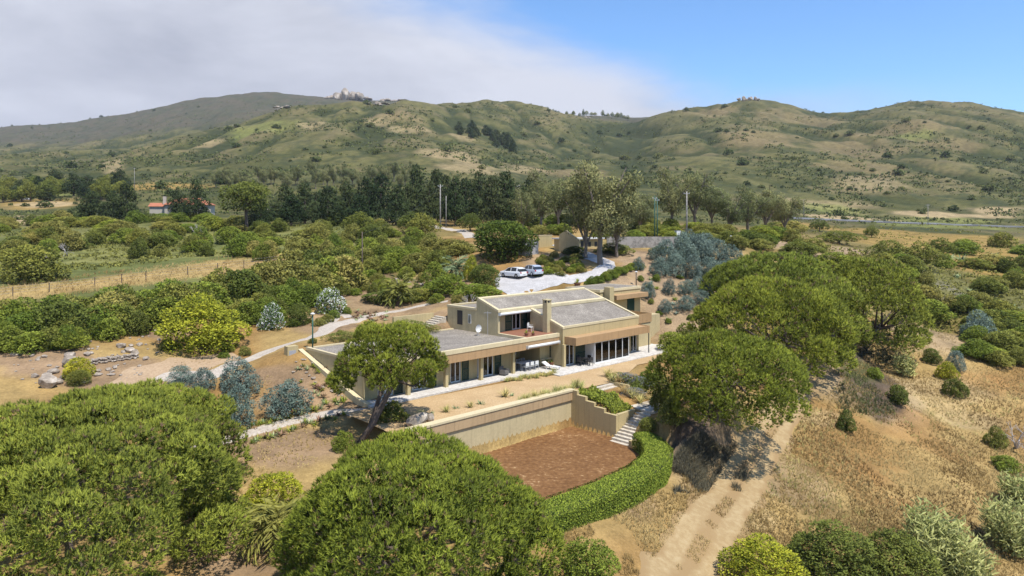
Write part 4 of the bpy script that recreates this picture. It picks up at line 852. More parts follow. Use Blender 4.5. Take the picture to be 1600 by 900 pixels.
pine('umbrella_pine', 1312, 90, 1362, 92.0, 166, 10.6, 2.2, 125, 88, 31, M_pineb, 'pine at the end of the row, above the shaded bank', L=.44, W=.11, k=6, cr=(1.1, 1.7), uneven=.8)
pine('umbrella_pine', 1300, 86, 1288, 88.0, 110, 8.6, 3.5, 60, 62, 37, M_pineb, 'smaller pine squeezed between two larger pines of the row', L=.5, W=.12, k=6)
# ------------------------------------------------------------------ hedge round the court
def build_hedge():
    ctl = [(-22.5, -22.4), (-14, -22.9), (-9, -22.6), (-5.6, -21.5), (-3.3, -19.4), (-2.4, -17.6)]
    P = np.array([loc2w(*c) for c in ctl]); d = np.concatenate([[0], np.cumsum(np.hypot(*np.diff(P, axis=0).T))]); t = np.linspace(0, d[-1], 140)
    c = np.stack([np.interp(t, d, P[:, 0]), np.interp(t, d, P[:, 1])], 1)
    for _ in range(60): c[1:-1] = (c[:-2] + 2 * c[1:-1] + c[2:]) / 4
    tg = unit(np.gradient(c, axis=0)); nm = np.stack([-tg[:, 1], tg[:, 0]], 1)      # nm points to the court side
    W = np.interp(t, [0, d[-1] * .7, d[-1]], [1.3, 1.15, .8]); zt = -1.72; rng = np.random.default_rng(5)
    root = empty('clipped_hedge', (c[70, 0], c[70, 1], -3.0)); tag(root, 'curved clipped hedge along the edge of the red court', 'hedge')
    O = np.array([c[70, 0], c[70, 1], -3.0])
    n = 52000; i = rng.integers(0, 139, n); f = rng.uniform(0, 1, n)[:, None]; cc = c[i] * (1 - f) + c[i + 1] * f; nn = nm[i]; w = W[i]
    side = rng.choice(3, n, p=[.42, .38, .20]); s = np.where(side == 0, rng.uniform(-1, 1, n), np.where(side == 1, -1.0, 1.0))
    zb = np.where(s < 0, height(cc[:, 0] - nn[:, 0] * w * 1.2, cc[:, 1] - nn[:, 1] * w * 1.2), -3.0)
    bul = (vnoise(cc[:, 0] * 1.1, cc[:, 1] * 1.1, 3) - .5) * .14
    z = np.where(side == 0, zt + bul - 0.25 * np.abs(s) ** 6, zb + (zt - zb) * rng.uniform(0, 1, n))
    off = s * w * (1 + bul * .5) * (1 - .06 * rng.uniform(0, 1, n) ** 2)
    Pn = np.concatenate([cc + nn * off[:, None], z[:, None]], 1)
    N = np.where((side == 0)[:, None], np.array([0, 0, 1.0]), np.concatenate([nn * np.sign(s)[:, None], np.full((n, 1), .35)], 1))
    V, I, tt, k = blades(Pn, unit(N), .105, .07, rng, .6, 1, None)
    link('foliage', mesh_np('hedge_foliage', V - O, k, I, M_hedge, tt, fn=FN[0]), root)
    mb = MB(); st = 4
    for a in range(0, 136, st):
        q = []
        for zz in (-4.6, zt - .14):
            for (j, sg) in ((a, -1), (a + st, -1), (a + st, 1), (a, 1)): x, y = c[j] + nm[j] * sg * W[j] * .86; q.append((x - O[0], y - O[1], zz - O[2]))
        mb.hexa(q)
    mb.build('branch_core', solid('hedge_inner_twigs', (0.03, 0.036, 0.014), .9, .3, 2, 9), root)
build_hedge()
# ------------------------------------------------------------------ garden shrubs seen one by one
B = lambda i, **k: shrubp('shrub', i % 6, M_belt, 4600, .06, **k)
LU = lambda i, **k: shrubp('shrub', i % 6, M_lush, 4600, .06, **k)
YE = lambda i, **k: shrubp('shrub', i % 6, M_yel, 5200, .055, **k)
BL = lambda i, **k: shrubp('blue_gum', i % 6, M_blue, 5200, .055, up=.5, spread=.6, wid=.35, shell=.5, **k)
FL = lambda i, **k: shrubp('oleander', i % 6, M_flow, 3600, .06, flower=.3, **k)
CY = lambda i, **k: shrubp('clipped', i % 6, M_belt, 8000, .045, n_=12, r=(.24, .31), rx=.24, flat=.45, keep=.4, low=-.9, **k)
OL = lambda i, **k: shrubp('shrub', i % 6, M_olive, 4600, .06, **k)
def big(i, m): return shrubp('big_shrub', i, m, 9500, .037, n_=26, r=(.08, .17), rx=.42, flat=.6)
def words(kind, w, lo, hi):
    return ('small ' if w < lo + (hi - lo) / 3 else 'large ' if w > hi - (hi - lo) / 3 else 'middling ') + {LU: 'bright green', B: 'dark green', YE: 'yellow green', OL: 'olive green', BL: 'blue grey'}[kind]
def side(u, names, cuts):
    return names[sum(u > c for c in cuts)]
def named(lst):
    for me, u, v, w, h, nm, lab, cat in lst: put(me, u, v, w, h, nm, lab, cat)
named([
 (big(1, M_yel), 312, 546, 136, 94, 'garden_tree', 'broad yellow green tree casting shade on the sandy clearing', 'tree'),
 (shrubp('clipped', 2, M_round, 11000, .042, n_=14, r=(.24, .30), rx=.26, flat=.35, low=-.95, shell=.15, keep=.4), 786, 404, 108, 72, 'round_tree', 'dense rounded dark green tree above the parked cars', 'tree'),
 (CY(3), 757, 450, 52, 44, 'block_shrub', 'blocky clipped dark shrub left of the parking court', 'shrub'),
 (YE(4), 737, 440, 24, 46, 'yellow_shrub', 'narrow yellow shrub beside the blocky clipped shrub', 'shrub'),
 (CY(5), 467, 507, 42, 38, 'ball_shrub', 'round clipped ball shrub beside the gravel path', 'shrub'),
 (FL(6), 515, 489, 48, 46, 'oleander', 'round white flowering oleander by the path loop', 'shrub'),
 (FL(7), 424, 515, 40, 46, 'oleander', 'white flowering oleander behind the ball shrub', 'shrub'),
 (BL(1), 372, 618, 66, 62, 'blue_gum_shrub', 'blue grey shrub right of the sandy clearing, uppermost', 'shrub'),
 (BL(2), 316, 612, 44, 46, 'blue_gum_shrub', 'blue grey shrub half hidden by the corner pine crown', 'shrub'),
 (BL(3), 283, 600, 40, 34, 'blue_gum_shrub', 'small blue grey shrub at the edge of the sandy clearing', 'shrub'),
 (BL(4), 372, 668, 62, 70, 'blue_gum_shrub', 'tall blue grey shrub touching the garden path', 'shrub'),
 (BL(5), 450, 648, 80, 62, 'blue_gum_shrub', 'wide blue grey shrub in the succulent garden', 'shrub'),
 (big(6, M_yel), 428, 812, 100, 84, 'yellow_shrub', 'bright yellow green shrub between the two big pine crowns', 'shrub'),
 (big(2, M_lush), 918, 915, 100, 84, 'shrub', 'bushy green shrub at the bottom edge below the hedge', 'shrub'),
 (big(3, M_yel), 1192, 922, 140, 88, 'shrub', 'yellow green shrub right of the dirt track at the bottom edge', 'shrub'),
 (big(4, M_belt), 1305, 915, 150, 104, 'shrub', 'dark green shrub at the bottom edge beside the yellow green one', 'shrub'),
 (big(5, M_belt), 1402, 925, 136, 100, 'shrub', 'dark green shrub next to the cane thicket', 'shrub'),
 (B(13), 1322, 674, 28, 34, 'shrub', 'lone round shrub on the dry slope above the track', 'shrub'),
 (B(14), 1403, 630, 36, 36, 'shrub', 'lone dark shrub below the shaded bank', 'shrub'),
 (B(15), 1456, 568, 28, 26, 'shrub', 'small dark shrub at the upper edge of the dry slope', 'shrub'),
 (BL(6), 1494, 580, 30, 38, 'shrub', 'grey green shrub behind the yellow one on the slope', 'shrub'),
 (YE(16), 1480, 592, 32, 30, 'shrub', 'yellow shrub on the dry slope', 'shrub'),
 (B(17), 1494, 620, 36, 32, 'shrub', 'dark shrub just below the yellow one on the slope', 'shrub'),
 (LU(18), 1366, 592, 26, 20, 'shrub', 'low green shrub in the shade of the pine row', 'shrub'),
 (B(19), 1557, 700, 34, 34, 'shrub', 'shrub beside the bare dead bush', 'shrub'),
 (LU(20), 1572, 734, 46, 26, 'shrub', 'low green shrub below the bare dead bush', 'shrub'),
 (YE(21), 122, 590, 46, 34, 'topiary_tree', 'flat topped yellow topiary by the boulders', 'shrub'),
 (CY(22), 123, 602, 36, 26, 'shrub', 'dark clipped shrub at the foot of the yellow topiary', 'shrub'),
 (LU(23), 700, 458, 70, 34, 'shrub', 'green shrub left of the steps up to the parking court', 'shrub'),
 (LU(24), 745, 466, 80, 26, 'shrub', 'low wide shrub before the blocky clipped shrub', 'shrub'),
 (LU(25), 680, 446, 40, 40, 'shrub', 'upright shrub in the garden behind the low wing', 'shrub'),
 (B(26), 610, 470, 90, 20, 'shrub', 'low hedge like shrub at the foot of the stone bank', 'shrub'),
 (B(27), 660, 468, 60, 20, 'shrub', 'low shrub right of the tall yucca', 'shrub'),
 (LU(28), 1020, 600, 44, 26, 'shrub', 'green mound beside the upper garden stairs', 'shrub'),
 (B(29), 1040, 640, 50, 44, 'shrub', 'dark shrub under the round bank pine', 'shrub'),
 (CY(30), 1014, 680, 34, 26, 'shrub', 'clipped shrub at the foot of the garden stairs', 'shrub'),
 (B(31), 1050, 682, 44, 46, 'shrub', 'dark creeper covered shrub on the steep bank', 'shrub'),
 (LU(33), 1052, 548, 50, 34, 'shrub', 'green shrub beyond the end of the terrace', 'shrub'),
 (B(34), 1075, 545, 50, 44, 'shrub', 'dark shrub between terrace end and the pines', 'shrub'),
 (LU(35), 535, 705, 36, 34, 'shrub', 'small shrub at the foot of the leaning pine', 'shrub'),
 (B(36), 610, 668, 60, 44, 'shrub', 'dark shrub behind the leaning pine trunk', 'shrub'),
 (B(37), 960, 396, 60, 18, 'shrub', 'long clipped hedge right of the gum trees', 'shrub'),
 (B(38), 898, 398, 40, 16, 'shrub', 'short clipped hedge left of the gum trees', 'shrub'),
 (LU(39), 1450, 500, 70, 36, 'shrub', 'green shrub above the bare ledge behind the pine row', 'shrub'),
 (BL(7), 1530, 530, 50, 50, 'shrub', 'grey green shrub above the dry slope near the frame edge', 'shrub'),
])
# low green cover planted on the buried part of the low wing and beside the stairs
for n_, (u, v, w, h, lab) in enumerate([(535, 532, 62, 18, 'green ground cover at the buried corner of the low wing'), (636, 522, 84, 28, 'green ground cover mound above the low wing roof'), (668, 518, 50, 14, 'flat green cover by the roof edge')]):
    put(shrubp('cover', n_, M_belt, 2600, .045, n_=14, top=.9, flat=.5), u, v, w, h, 'ground_cover', lab, 'plant', squash=.8)
def bed(name, poly, n, leaf, mat, seed, label, hgt=.35, wid=.5, up=1.0, spread=.7, zf=None, k=1):
    """planted bed: leaves over an outline given in house coordinates"""
    rng = np.random.default_rng(seed); poly = np.array(poly, float); lo = poly.min(0); hi = poly.max(0); pts = rng.uniform(lo, hi, (n * 3, 2)); x, y = pts.T; ins = np.zeros(len(pts), bool); j = len(poly) - 1
    for i in range(len(poly)):
        xi, yi = poly[i]; xj, yj = poly[j]; ins ^= ((yi > y) != (yj > y)) & (x < (xj - xi) * (y - yi) / (yj - yi + 1e-12) + xi); j = i
    pts = pts[ins][:n]; X, Y = loc2w(pts[:, 0], pts[:, 1]); Z = height(X, Y) + hgt * np.clip(fbm(X / 1.1, Y / 1.1, 3, seed) * 1.9 - .45, .05, 1.2) * rng.uniform(.45, 1, len(X))
    V, I, t, kk = blades(np.stack([X, Y, Z], 1), np.tile([0, 0, up], (len(X), 1)), leaf, leaf * wid, rng, spread, k)
    o = np.array([X.mean(), Y.mean(), Z.min()]); return tag(link(name, mesh_np(name, V - o, kk, I, mat, t, fn=FN[0]), None, o), label, None, kind='stuff')
bed('creeper_foliage', [(-1.4, -14.1), (1.0, -14.1), (1.3, -11.5), (1.0, -9.6), (-1.35, -9.7)], 5200, .22, M_lush, 3, 'green creeper on the bed between stepped wall and stairs', .6)
bed('creeper_foliage', [(4.7, -14.3), (8.5, -14), (7.5, -10), (4.4, -9.8)], 4200, .22, M_belt, 5, 'low shrubs right of the garden stairs', .8)
for i, (u, v, w, h, m, lab) in enumerate([(978, 600, 56, 22, M_lav, 'grey lavender mound above the stairs'), (1004, 606, 50, 18, M_lav, 'grey lavender mound behind the yellow grass'), (965, 592, 40, 14, M_belt, 'dark low mound at the bed corner'), (1032, 612, 50, 22, M_belt, 'dark mound at the end of the bed'), (990, 618, 46, 16, M_lav, 'silvery mound beside the stairs')]):
    put(shrubp('mound', i, m, 1900, .05, n_=12, top=.9, flat=.55), u, v, w, h, 'lavender', lab, 'plant', squash=.8)
# ---- grasses, agaves, yuccas, palms, canes ----------------------------------------------------
def rosette(n, L, W, seed, rise=(.1, 1.3), bend=.5, z0=0.0, seg=3, fold=0):
    rng = np.random.default_rng(seed); V = []; I = []; T = []
    for i in range(n):
        a = i * 2.39996 + rng.uniform(-.2, .2); e = rng.uniform(*rise); l = L * rng.uniform(.75, 1.15); t = rng.uniform(0, 1)
        d = np.array([math.cos(a), math.sin(a), 0]); s = np.array([-math.sin(a), math.cos(a), 0]); b = len(V); p = np.array([0, 0, z0]) + d * W * .3
        for k in range(seg + 1):
            f = k / seg; w = W * (1 - f) ** .6 * (0.7 + .6 * f if f < .5 else 1) / 2; w = max(w, W * .03); V += [p - s * w, p + s * w]; T += [t, t]
            p = p + (d * math.cos(e) + np.array([0, 0, math.sin(e)])) * l / seg; e -= bend / seg * (1 + f)
        for k in range(seg): I += [b + 2 * k, b + 2 * k + 1, b + 2 * k + 3, b + 2 * k + 2]
    return np.array(V), np.array(I), np.array(T)
def grassp(i, mat, n=70, rise=(.75, 1.5)): return proto(('grass', i, mat.name), lambda: (lambda r: mesh_np('grass', r[0], 4, r[1], mat, r[2], fn=np.tile([0, 0, .9], (len(r[0]), 1))))(rosette(n, 1.05, .06, i + 40, rise, .7)))
def agavep(i, mat=None): m = mat or M_agave; return proto(('agave', i, m.name), lambda: (lambda r: mesh_np('agave', r[0], 4, r[1], m, r[2], fn=np.tile([0, 0, .6], (len(r[0]), 1))))(rosette(26, .62, .13, i + 60, (.15, 1.35), .25)))
rs = random.Random(11)
for k in range(16): put(grassp(k % 4, M_ggrass), 792 + k * 5 + rs.uniform(-2, 2), 597 - k * .75 + rs.uniform(-2, 2), rs.uniform(9, 14), rs.uniform(7, 12), 'grass_tuft', 'short grass tuft in the bed along the terrace edge', 'grass', 'grass tufts along the terrace edge')
for k in range(22): put(grassp(k % 4, M_ggrass if k % 3 else M_reed), 815 + k * 4.3 + rs.uniform(-3, 3), 632 - k * 1.15 + rs.uniform(-3, 2), rs.uniform(12, 18), rs.uniform(12, 20), 'feather_grass', 'tall feather grass behind the retaining wall', 'grass', 'feather grass along the retaining wall')
for k, (u, v, h) in enumerate([(657, 655, 16), (674, 650, 14), (697, 645, 15), (712, 641, 14), (735, 638, 14), (751, 634, 16), (789, 622, 18), (800, 620, 12)]): put(agavep(k % 3) if k % 2 else grassp(k % 4, M_ggrass), u, v, h * 1.1, h, 'yard_plant', 'small spiky plant in the sandy yard, in the row before the wall', 'plant', 'spiky plants in the sandy yard')
for k in range(9): put(grassp(k % 4, M_grass if k % 2 else M_ggrass), [958, 968, 988, 1012, 1022, 975, 1000, 1035, 950][k], [600, 604, 622, 624, 632, 616, 632, 620, 590][k], 20, 18, 'straw_grass', 'straw coloured grass clump in the bed by the stairs', 'grass', 'straw grass by the stairs')
for k in range(44):
    u = 385 + k % 22 * 7.2 + rs.uniform(-4, 4); row = k // 22; v = (694 - (u - 385) * .295 if row == 0 else 672 - (u - 385) * .29) + rs.uniform(-3, 4)
    put(agavep(k % 3, M_red if k % 4 == 0 else M_lush if k % 2 else M_agave), u, v, rs.uniform(12, 22), rs.uniform(10, 18), 'succulent', 'low succulent rosette lining the garden path', 'plant', 'succulents lining the garden path')
for k in range(30): put(agavep(k % 3, M_red if k % 3 else M_agave), 545 + rs.uniform(0, 62), 503 - rs.uniform(0, 16), rs.uniform(8, 13), rs.uniform(7, 11), 'red_succulent', 'reddish succulent between the two pale paths', 'plant', 'red succulents between the paths')
for k in range(34): put(agavep(k % 3, [M_agave, M_red, M_lush][k % 3]), rs.uniform(450, 530), rs.uniform(575, 640), rs.uniform(9, 18), rs.uniform(8, 15), 'agave', 'agave on the slope beside the buried wall', 'plant', 'agaves on the slope by the buried wall')
for k in range(46): put(agavep(k % 3, [M_agave, M_lush, M_blue][k % 3]) if k % 2 else LU(k % 6), rs.uniform(950, 1130), rs.uniform(425, 530), rs.uniform(8, 16), rs.uniform(7, 13), 'slope_plant', 'small plant on the bare slope behind the tall wing', 'plant', 'small plants on the bare slope behind the house')
for k in range(36):
    kd = [LU, OL, B][k % 3]; u = rs.uniform(838, 908); v = rs.uniform(402, 432); w = rs.uniform(12, 22)
    put(kd(k % 6), u, v, w, rs.uniform(8, 13), 'bed_shrub', words(kd, w, 12, 22) + ' low shrub in the round bed behind the cars' + side(u, [', left', ', middle', ', right'], (860, 885)) + side(v, [' rear', ' centre', ' front'], (412, 422)), 'shrub', 'low shrubs in the bed behind the cars')
for k in range(26): put(LU(k % 6), 922 + k * 3.2 + rs.uniform(-2, 2), 447 - k * 1.2 + rs.uniform(-3, 3), rs.uniform(12, 18), rs.uniform(9, 14), 'drive_shrub', 'low shrub along the lower edge of the drive', 'shrub', 'low shrubs along the drive')
for k in range(40):
    kd = [LU, B, OL][k % 3]; u = rs.uniform(545, 735); v = rs.uniform(425, 478); w = rs.uniform(14, 30)
    put(kd(k % 6), u, v, w, rs.uniform(10, 20), 'garden_shrub', words(kd, w, 14, 30) + ' shrub on the garden bank, ' + side(u, ['by the wooden pole', 'by the shaggy palm', 'middle part', 'by the clipped shrub'], (590, 640, 690)) + side(v, [', top', ', half way', ', foot'], (443, 460)), 'shrub', 'shrubs on the bank behind the low wing')
for k in range(46):
    u = rs.uniform(250, 545); v = 560 - (u - 250) * .17 + rs.uniform(-26, 18); kd = [LU, OL, B][k % 3]; w = rs.uniform(10, 26)
    if abs(v - np.interp(u, [225, 330, 395, 440, 478, 520, 575], [590, 590, 560, 541, 531, 508, 494])) < 7 or u < 330 and v > 548: continue
    put(kd(k % 6), u, v, w, w * rs.uniform(.5, .8), 'path_shrub', words(kd, w, 10, 26) + ' low shrub beside the gravel path, ' + side(u, ['near the sandy clearing', 'under the yellow green tree', 'by the ball shrub', 'by the path loop'], (330, 410, 480)), 'shrub', 'low shrubs beside the gravel path')
# blue gums planted on the slope behind the house
bg = [(1040, 418, 40, 50), (1066, 412, 44, 50), (1092, 410, 46, 52), (1118, 412, 44, 44), (1142, 418, 40, 38), (1030, 432, 34, 34), (1056, 432, 38, 40), (1082, 436, 40, 40), (1108, 434, 40, 38), (1134, 434, 36, 30), (1076, 400, 40, 44), (1100, 396, 40, 36), (1156, 428, 30, 26), (1122, 448, 30, 26), (1092, 454, 34, 26), (1012, 468, 26, 28), (1046, 460, 24, 26), (1074, 460, 30, 26), (1108, 462, 28, 24), (1040, 490, 24, 22), (1072, 486, 32, 28), (1096, 476, 30, 24), (1020, 406, 20, 20), (998, 424, 20, 24)]
for k, (u, v, w, h) in enumerate(bg): put(BL(k % 6), u, v, w, h * 1.05, 'blue_gum_shrub', ('large ' if w > 37 else 'small ' if w < 27 else '') + 'young blue grey gum on the slope, ' + side(v, ['top row', 'upper row', 'middle row', 'lower row', 'bottom row'], (405, 420, 440, 465)) + side(u, [' at its left', ' towards the left', ' in the middle', ' towards the right', ' at its right'], (1035, 1062, 1090, 1125)), 'tree', 'young blue gums on the slope')
def palm(u, v, hpx, wpx, n, stem, label, mat=None, seed=1, skirt=True, y0=34.0):
    X, Y, Z = spot(u, v, y0); s = Y / F; h = hpx * s; w = wpx * s; root = empty('palm', (X, Y, Z)); tag(root, label, 'palm')
    rng = np.random.default_rng(seed); mb = MB().tube([(0, 0, -.3), (.1, 0, h * stem * .5), (.12, .05, h * stem)], [w * .07, w * .055, w * .06], 9); mb.build('trunk', M_bark, root, smooth=True)
    V, I, T = rosette(n, w * .55, w * .05, seed, (-.5, 1.45), 1.1, 0, 5)
    VV = []; TT = []
    # split each frond into leaflets hung along its rib
    Vr = V.reshape(n, 6, 2, 3).mean(2); P = []; N = []; t = []
    for i in range(n):
        for k in range(1, 6):
            for f in (0, .33, .66):
                p = Vr[i, k - 1] * (1 - f) + Vr[i, k] * f; d = unit((Vr[i, k] - Vr[i, k - 1])[None])[0]; sd = unit(np.cross(d, [0, 0, 1.0])[None])[0]
                for sg in (-1, 1): P.append(p); N.append(d * .8 + sd * sg * .75 + np.array([0, 0, -.15])); t.append(T[i * 12])
    V2, I2, T2, kk = blades(np.array(P), np.array(N), w * .17, w * .024, rng, .12, 1, np.array(t), False, .1)
    V2[:, 2] += h * stem; link('crown', mesh_np('palm_crown', V2, 4, I2, mat or M_agave, T2, fn=np.tile([0, 0, .6], (len(V2), 1))), root)
    return root
palm(434, 862, 100, 120, 46, .35, 'fan palm between the two big pine crowns', M_olive, 4)
palm(622, 478, 66, 62, 40, .35, 'shaggy palm in the garden behind the low wing', M_olive, 5)
palm(712, 438, 44, 50, 34, .4, 'feathery palm left of the parking court', M_agave, 6)
palm(388, 478, 42, 34, 30, .55, 'yucca rising from the shrub belt', M_lush, 7); palm(372, 470, 36, 30, 30, .5, 'smaller yucca in the shrub belt', M_lush, 8)
def canes(u, v, w, hpx, n, label, seed):
    """thicket of giant cane: stalks with hanging leaves"""
    X, Y, Z = spot(u, v); s = Y / F; rng = np.random.default_rng(seed); r = rng.uniform(0, 1, n) ** .5; a = rng.uniform(0, 6.28, n)
    px = X + r * np.cos(a) * w * s / 2; py = Y + r * np.sin(a) * w * s / 2.6; pz = height(px, py); hh = hpx * s * rng.uniform(.65, 1.1, n) * (1.05 - .35 * r ** 2)
    P = []; N = []; L = []
    for i in range(n):
        lean = rng.normal(0, .12, 2)
        for k in range(9):
            f = (k + 1.5) / 10; b = rng.uniform(0, 6.28); P.append((px[i] + lean[0] * hh[i] * f, py[i] + lean[1] * hh[i] * f, pz[i] + hh[i] * f)); N.append((math.cos(b), math.sin(b), .75)); L.append(.62 * rng.uniform(.7, 1.2))
    P = np.array(P); O = np.array([X, Y, Z]); V, I, t, k = blades(P - O, unit(np.array(N)), np.array(L), .11, rng, .25, 1, None)
    root = empty('cane_thicket', (X, Y, Z)); tag(root, label, 'reeds'); link('leaves', mesh_np('cane_leaves', V, k, I, M_reed, t, fn=FN[0] * .5 + np.array([0, 0, .8])), root)
    mb = MB()
    for i in range(0, n, 3): mb.tube([(px[i] - X, py[i] - Y, pz[i] - Z - .1), (px[i] - X, py[i] - Y, pz[i] - Z + hh[i] * .9)], [.02, .008], 3, False)
    mb.build('stalks', M_reed, root)
canes(1452, 872, 66, 82, 170, 'pale cane thicket beside the dark shrubs, upper part', 1); canes(1490, 915, 110, 96, 300, 'pale cane thicket at the bottom edge', 2); canes(1580, 862, 80, 80, 220, 'cane thicket cut by the frame edge', 3); canes(1590, 790, 50, 50, 110, 'smaller cane clump above the one cut by the frame edge', 4)
canes(1415, 590, 26, 44, 70, 'pale cane clump alone on the dry slope', 5)
def deadtree(u, v, hpx, seed, label):
    X, Y, Z = spot(u, v); h = hpx * Y / F; rng = np.random.default_rng(seed); mb = MB()
    def br(p, d, l, r, lev):
        q = p + d * l; mb.tube([p, p + d * l * .5 + Vector(rng.normal(0, .04 * l, 3)), q], [r, r * .8, r * .55], 5, False)
        if lev:
            for _ in range(3): br(q, (d + Vector(rng.normal(0, .55, 3)) + Vector((0, 0, .1))).normalized(), l * .68, r * .55, lev - 1)
    for _ in range(3): br(Vector((0, 0, -.1)), Vector((rng.normal(0, .5), rng.normal(0, .5), 1)).normalized(), h * .42, h * .035, 3)
    tag(mb.build('dead_bush', M_dead, None, loc=(X, Y, Z)), label, 'bush')
deadtree(1588, 702, 44, 2, 'bare grey dead bush on the dry slope'); deadtree(105, 402, 22, 3, 'bare grey branches in the scrub field'); deadtree(66, 408, 18, 6, 'bleached dead bush at the edge of the scrub field'); deadtree(308, 368, 18, 7, 'dead bush below the red roofed house'); deadtree(437, 345, 30, 8, 'bleached dead tree before the dark cypresses'); deadtree(1500, 478, 22, 9, 'dead bush in the scrub right of the pines'); deadtree(735, 478, 20, 10, 'bare little tree behind the low wing')
# ------------------------------------------------------------------ trees
def tree(name, u, v, w, h, kind, var, label, group, Y=None):
    if Y is None: X, Y, Z = spot(u, v)
    else: X = X_(u, Y); Z = hz(X, Y)
    s = Y / F; root = empty(name, (X, Y, Z)); tag(root, label, 'tree', group); cr, tk = kind(var)
    rz = RS.uniform(0, 6.28)
    for nm, me in (('crown', cr), ('trunk', tk)): link(nm, me, root, (0, 0, -.02 * h * s), rz, (w * s, w * s, h * s))
    return root
def cypress(i):
    def f():
        rng = np.random.default_rng(i + 300); C_ = []; R = []; lean = rng.uniform(-.08, .08, 2)
        for k in range(26):
            f_ = k / 25; z = .14 + .8 * f_; q = (.34 * (1 - f_) ** .7 + .05) * rng.uniform(.5, 1.15); a = k * 2.4 + rng.uniform(-.5, .5); r = .17 * (1 - .55 * f_) * rng.uniform(.75, 1.3)
            C_.append((q * math.cos(a) + lean[0] * f_, q * math.sin(a) + lean[1] * f_, z)); R.append((r * 1.25, r * 1.25, r * .62))
        mb = MB().tube([(0, 0, -.05), (0, 0, .5), (lean[0] * .8, lean[1] * .8, .9)], [.04, .028, .01], 6)
        return crown_mesh('cypress_crown', C_, R, 4200, .055, M_cyp, i + 310, up=.2, low=-.6, wid=.5, shell=.45), mb.mesh('cypress_trunk', M_bark)
    return proto(('cyp', i), f)
def gum(i, full=1.0):
    def f():
        rng = np.random.default_rng(i + 500); C_ = []; R = []; mb = MB(); fork = Vector((0, 0, rng.uniform(.16, .26)))
        mb.tube([(0, 0, -.04), (.01, 0, fork.z * .5), tuple(fork)], [.032, .026, .024], 7)
        for k in range(6):
            a = k * 1.05 + rng.uniform(-.3, .3); q = rng.uniform(.15, .42); t = Vector((q * math.cos(a), q * math.sin(a), rng.uniform(.5, .95))); m = fork + (t - fork) * .5 + Vector((0, 0, .06)); mb.tube([fork, m, t], [.018, .011, .004], 5)
            for j in range(7):
                f_ = rng.uniform(.35, 1.02); p = fork + (t - fork) * f_; r = rng.uniform(.07, .125); C_.append((p.x + rng.normal(0, .06), p.y + rng.normal(0, .06), p.z + rng.normal(0, .03))); R.append((r, r, r * .9))
                if j % 2: mb.tube([p, C_[-1]], [.006, .003], 4, False)
        return crown_mesh('gum_crown', C_, R, int(11000 * full), .030, M_euc, i + 510, up=-.25, spread=.8, low=-.9, wid=.38, shell=.7, keep=.5), mb.mesh('gum_trunk', M_gbark)
    return proto(('gum', i, full), f)
def scrubtree(i):
    def f():
        C_, R = lump(i + 700, n=11, r=(.15, .25)); C_[:, 2] = C_[:, 2] * .82 + .16
        mb = MB().tube([(0, 0, -.05), (.02, 0, .3), (0, .02, .55)], [.035, .028, .015], 6)
        return crown_mesh('bushy_crown', C_, R, 3200, .055, M_belt, i + 710), mb.mesh('bushy_trunk', M_bark)
    return proto(('scr', i), f)
def stonep(i):
    def f():
        C_, R = lump(i + 800, n=12, rx=.4, r=(.13, .2), flat=.4); C_[:, 2] = .42 + C_[:, 2] * .55; R[:, 2] *= .85
        mb = MB().tube([(0, 0, -.05), (.02, 0, .4), (0, .02, .72)], [.035, .03, .02], 6)
        for k in range(6): mb.tube([(.01, .01, .5), (.3 * math.cos(k * 1.05), .3 * math.sin(k * 1.05), .75)], [.015, .006], 5, False)
        return crown_mesh('flat_crown', C_, R, 4200, .045, M_belt, i + 810), mb.mesh('flat_trunk', M_bark)
    return proto(('stp', i), f)
ORD = 'first second third fourth fifth sixth seventh eighth ninth tenth eleventh twelfth thirteenth fourteenth fifteenth sixteenth seventeenth eighteenth nineteenth twentieth twenty-first twenty-second twenty-third twenty-fourth twenty-fifth twenty-sixth twenty-seventh twenty-eighth twenty-ninth thirtieth thirty-first thirty-second thirty-third thirty-fourth thirty-fifth thirty-sixth'.split()
# tall gums over the drive
tree('gum_tree', 938, 414, 160, 172, gum, 1, 'tall gum tree with pale trunks shading the drive', 'gum trees by the drive'); tree('gum_tree', 916, 404, 110, 146, gum, 2, 'slimmer gum tree left of the tallest one by the drive', 'gum trees by the drive')
tree('gum_tree', 964, 402, 96, 130, gum, 3, 'gum tree right of the tallest one by the drive', 'gum trees by the drive')
for k, (u, v, w, h) in enumerate([(816, 352, 60, 74), (846, 350, 82, 98), (872, 356, 80, 92), (905, 352, 86, 98), (1000, 360, 70, 66), (1050, 365, 84, 98), (1085, 362, 90, 106), (1112, 366, 70, 80), (1140, 374, 84, 78), (1168, 376, 84, 80), (1196, 380, 86, 84), (1226, 380, 72, 74)]): tree('gum_tree', u, v, w, h, lambda i: gum(i, .7), k % 4 + 4, ORD[k] + ' gum tree from the left in the row behind the outbuilding', 'gum trees behind the outbuilding', Y=150 + (k * 7) % 26)
for k in range(46):
    kd = [B, LU, OL, B][k % 4]; u = rs.uniform(985, 1250); w = rs.uniform(24, 50)
    put(kd(k % 6), u, rs.uniform(358, 396), w, rs.uniform(12, 26), 'understory_bush', words(kd, w, 24, 50) + ' bush under the gum trees, ' + side(u, ['by the green masts', 'by the concrete pole', 'behind the blue gums', 'towards the right end', 'at the right end'], (1045, 1095, 1150, 1200)), 'bush', 'bushes under the gum trees')
for k in range(22): put([B, LU, OL, B][k % 4](k % 6), rs.uniform(800, 1000), rs.uniform(350, 374), rs.uniform(24, 46), rs.uniform(12, 22), 'lane_bush', 'bush behind the outbuilding roof', 'bush', 'bushes behind the outbuilding')
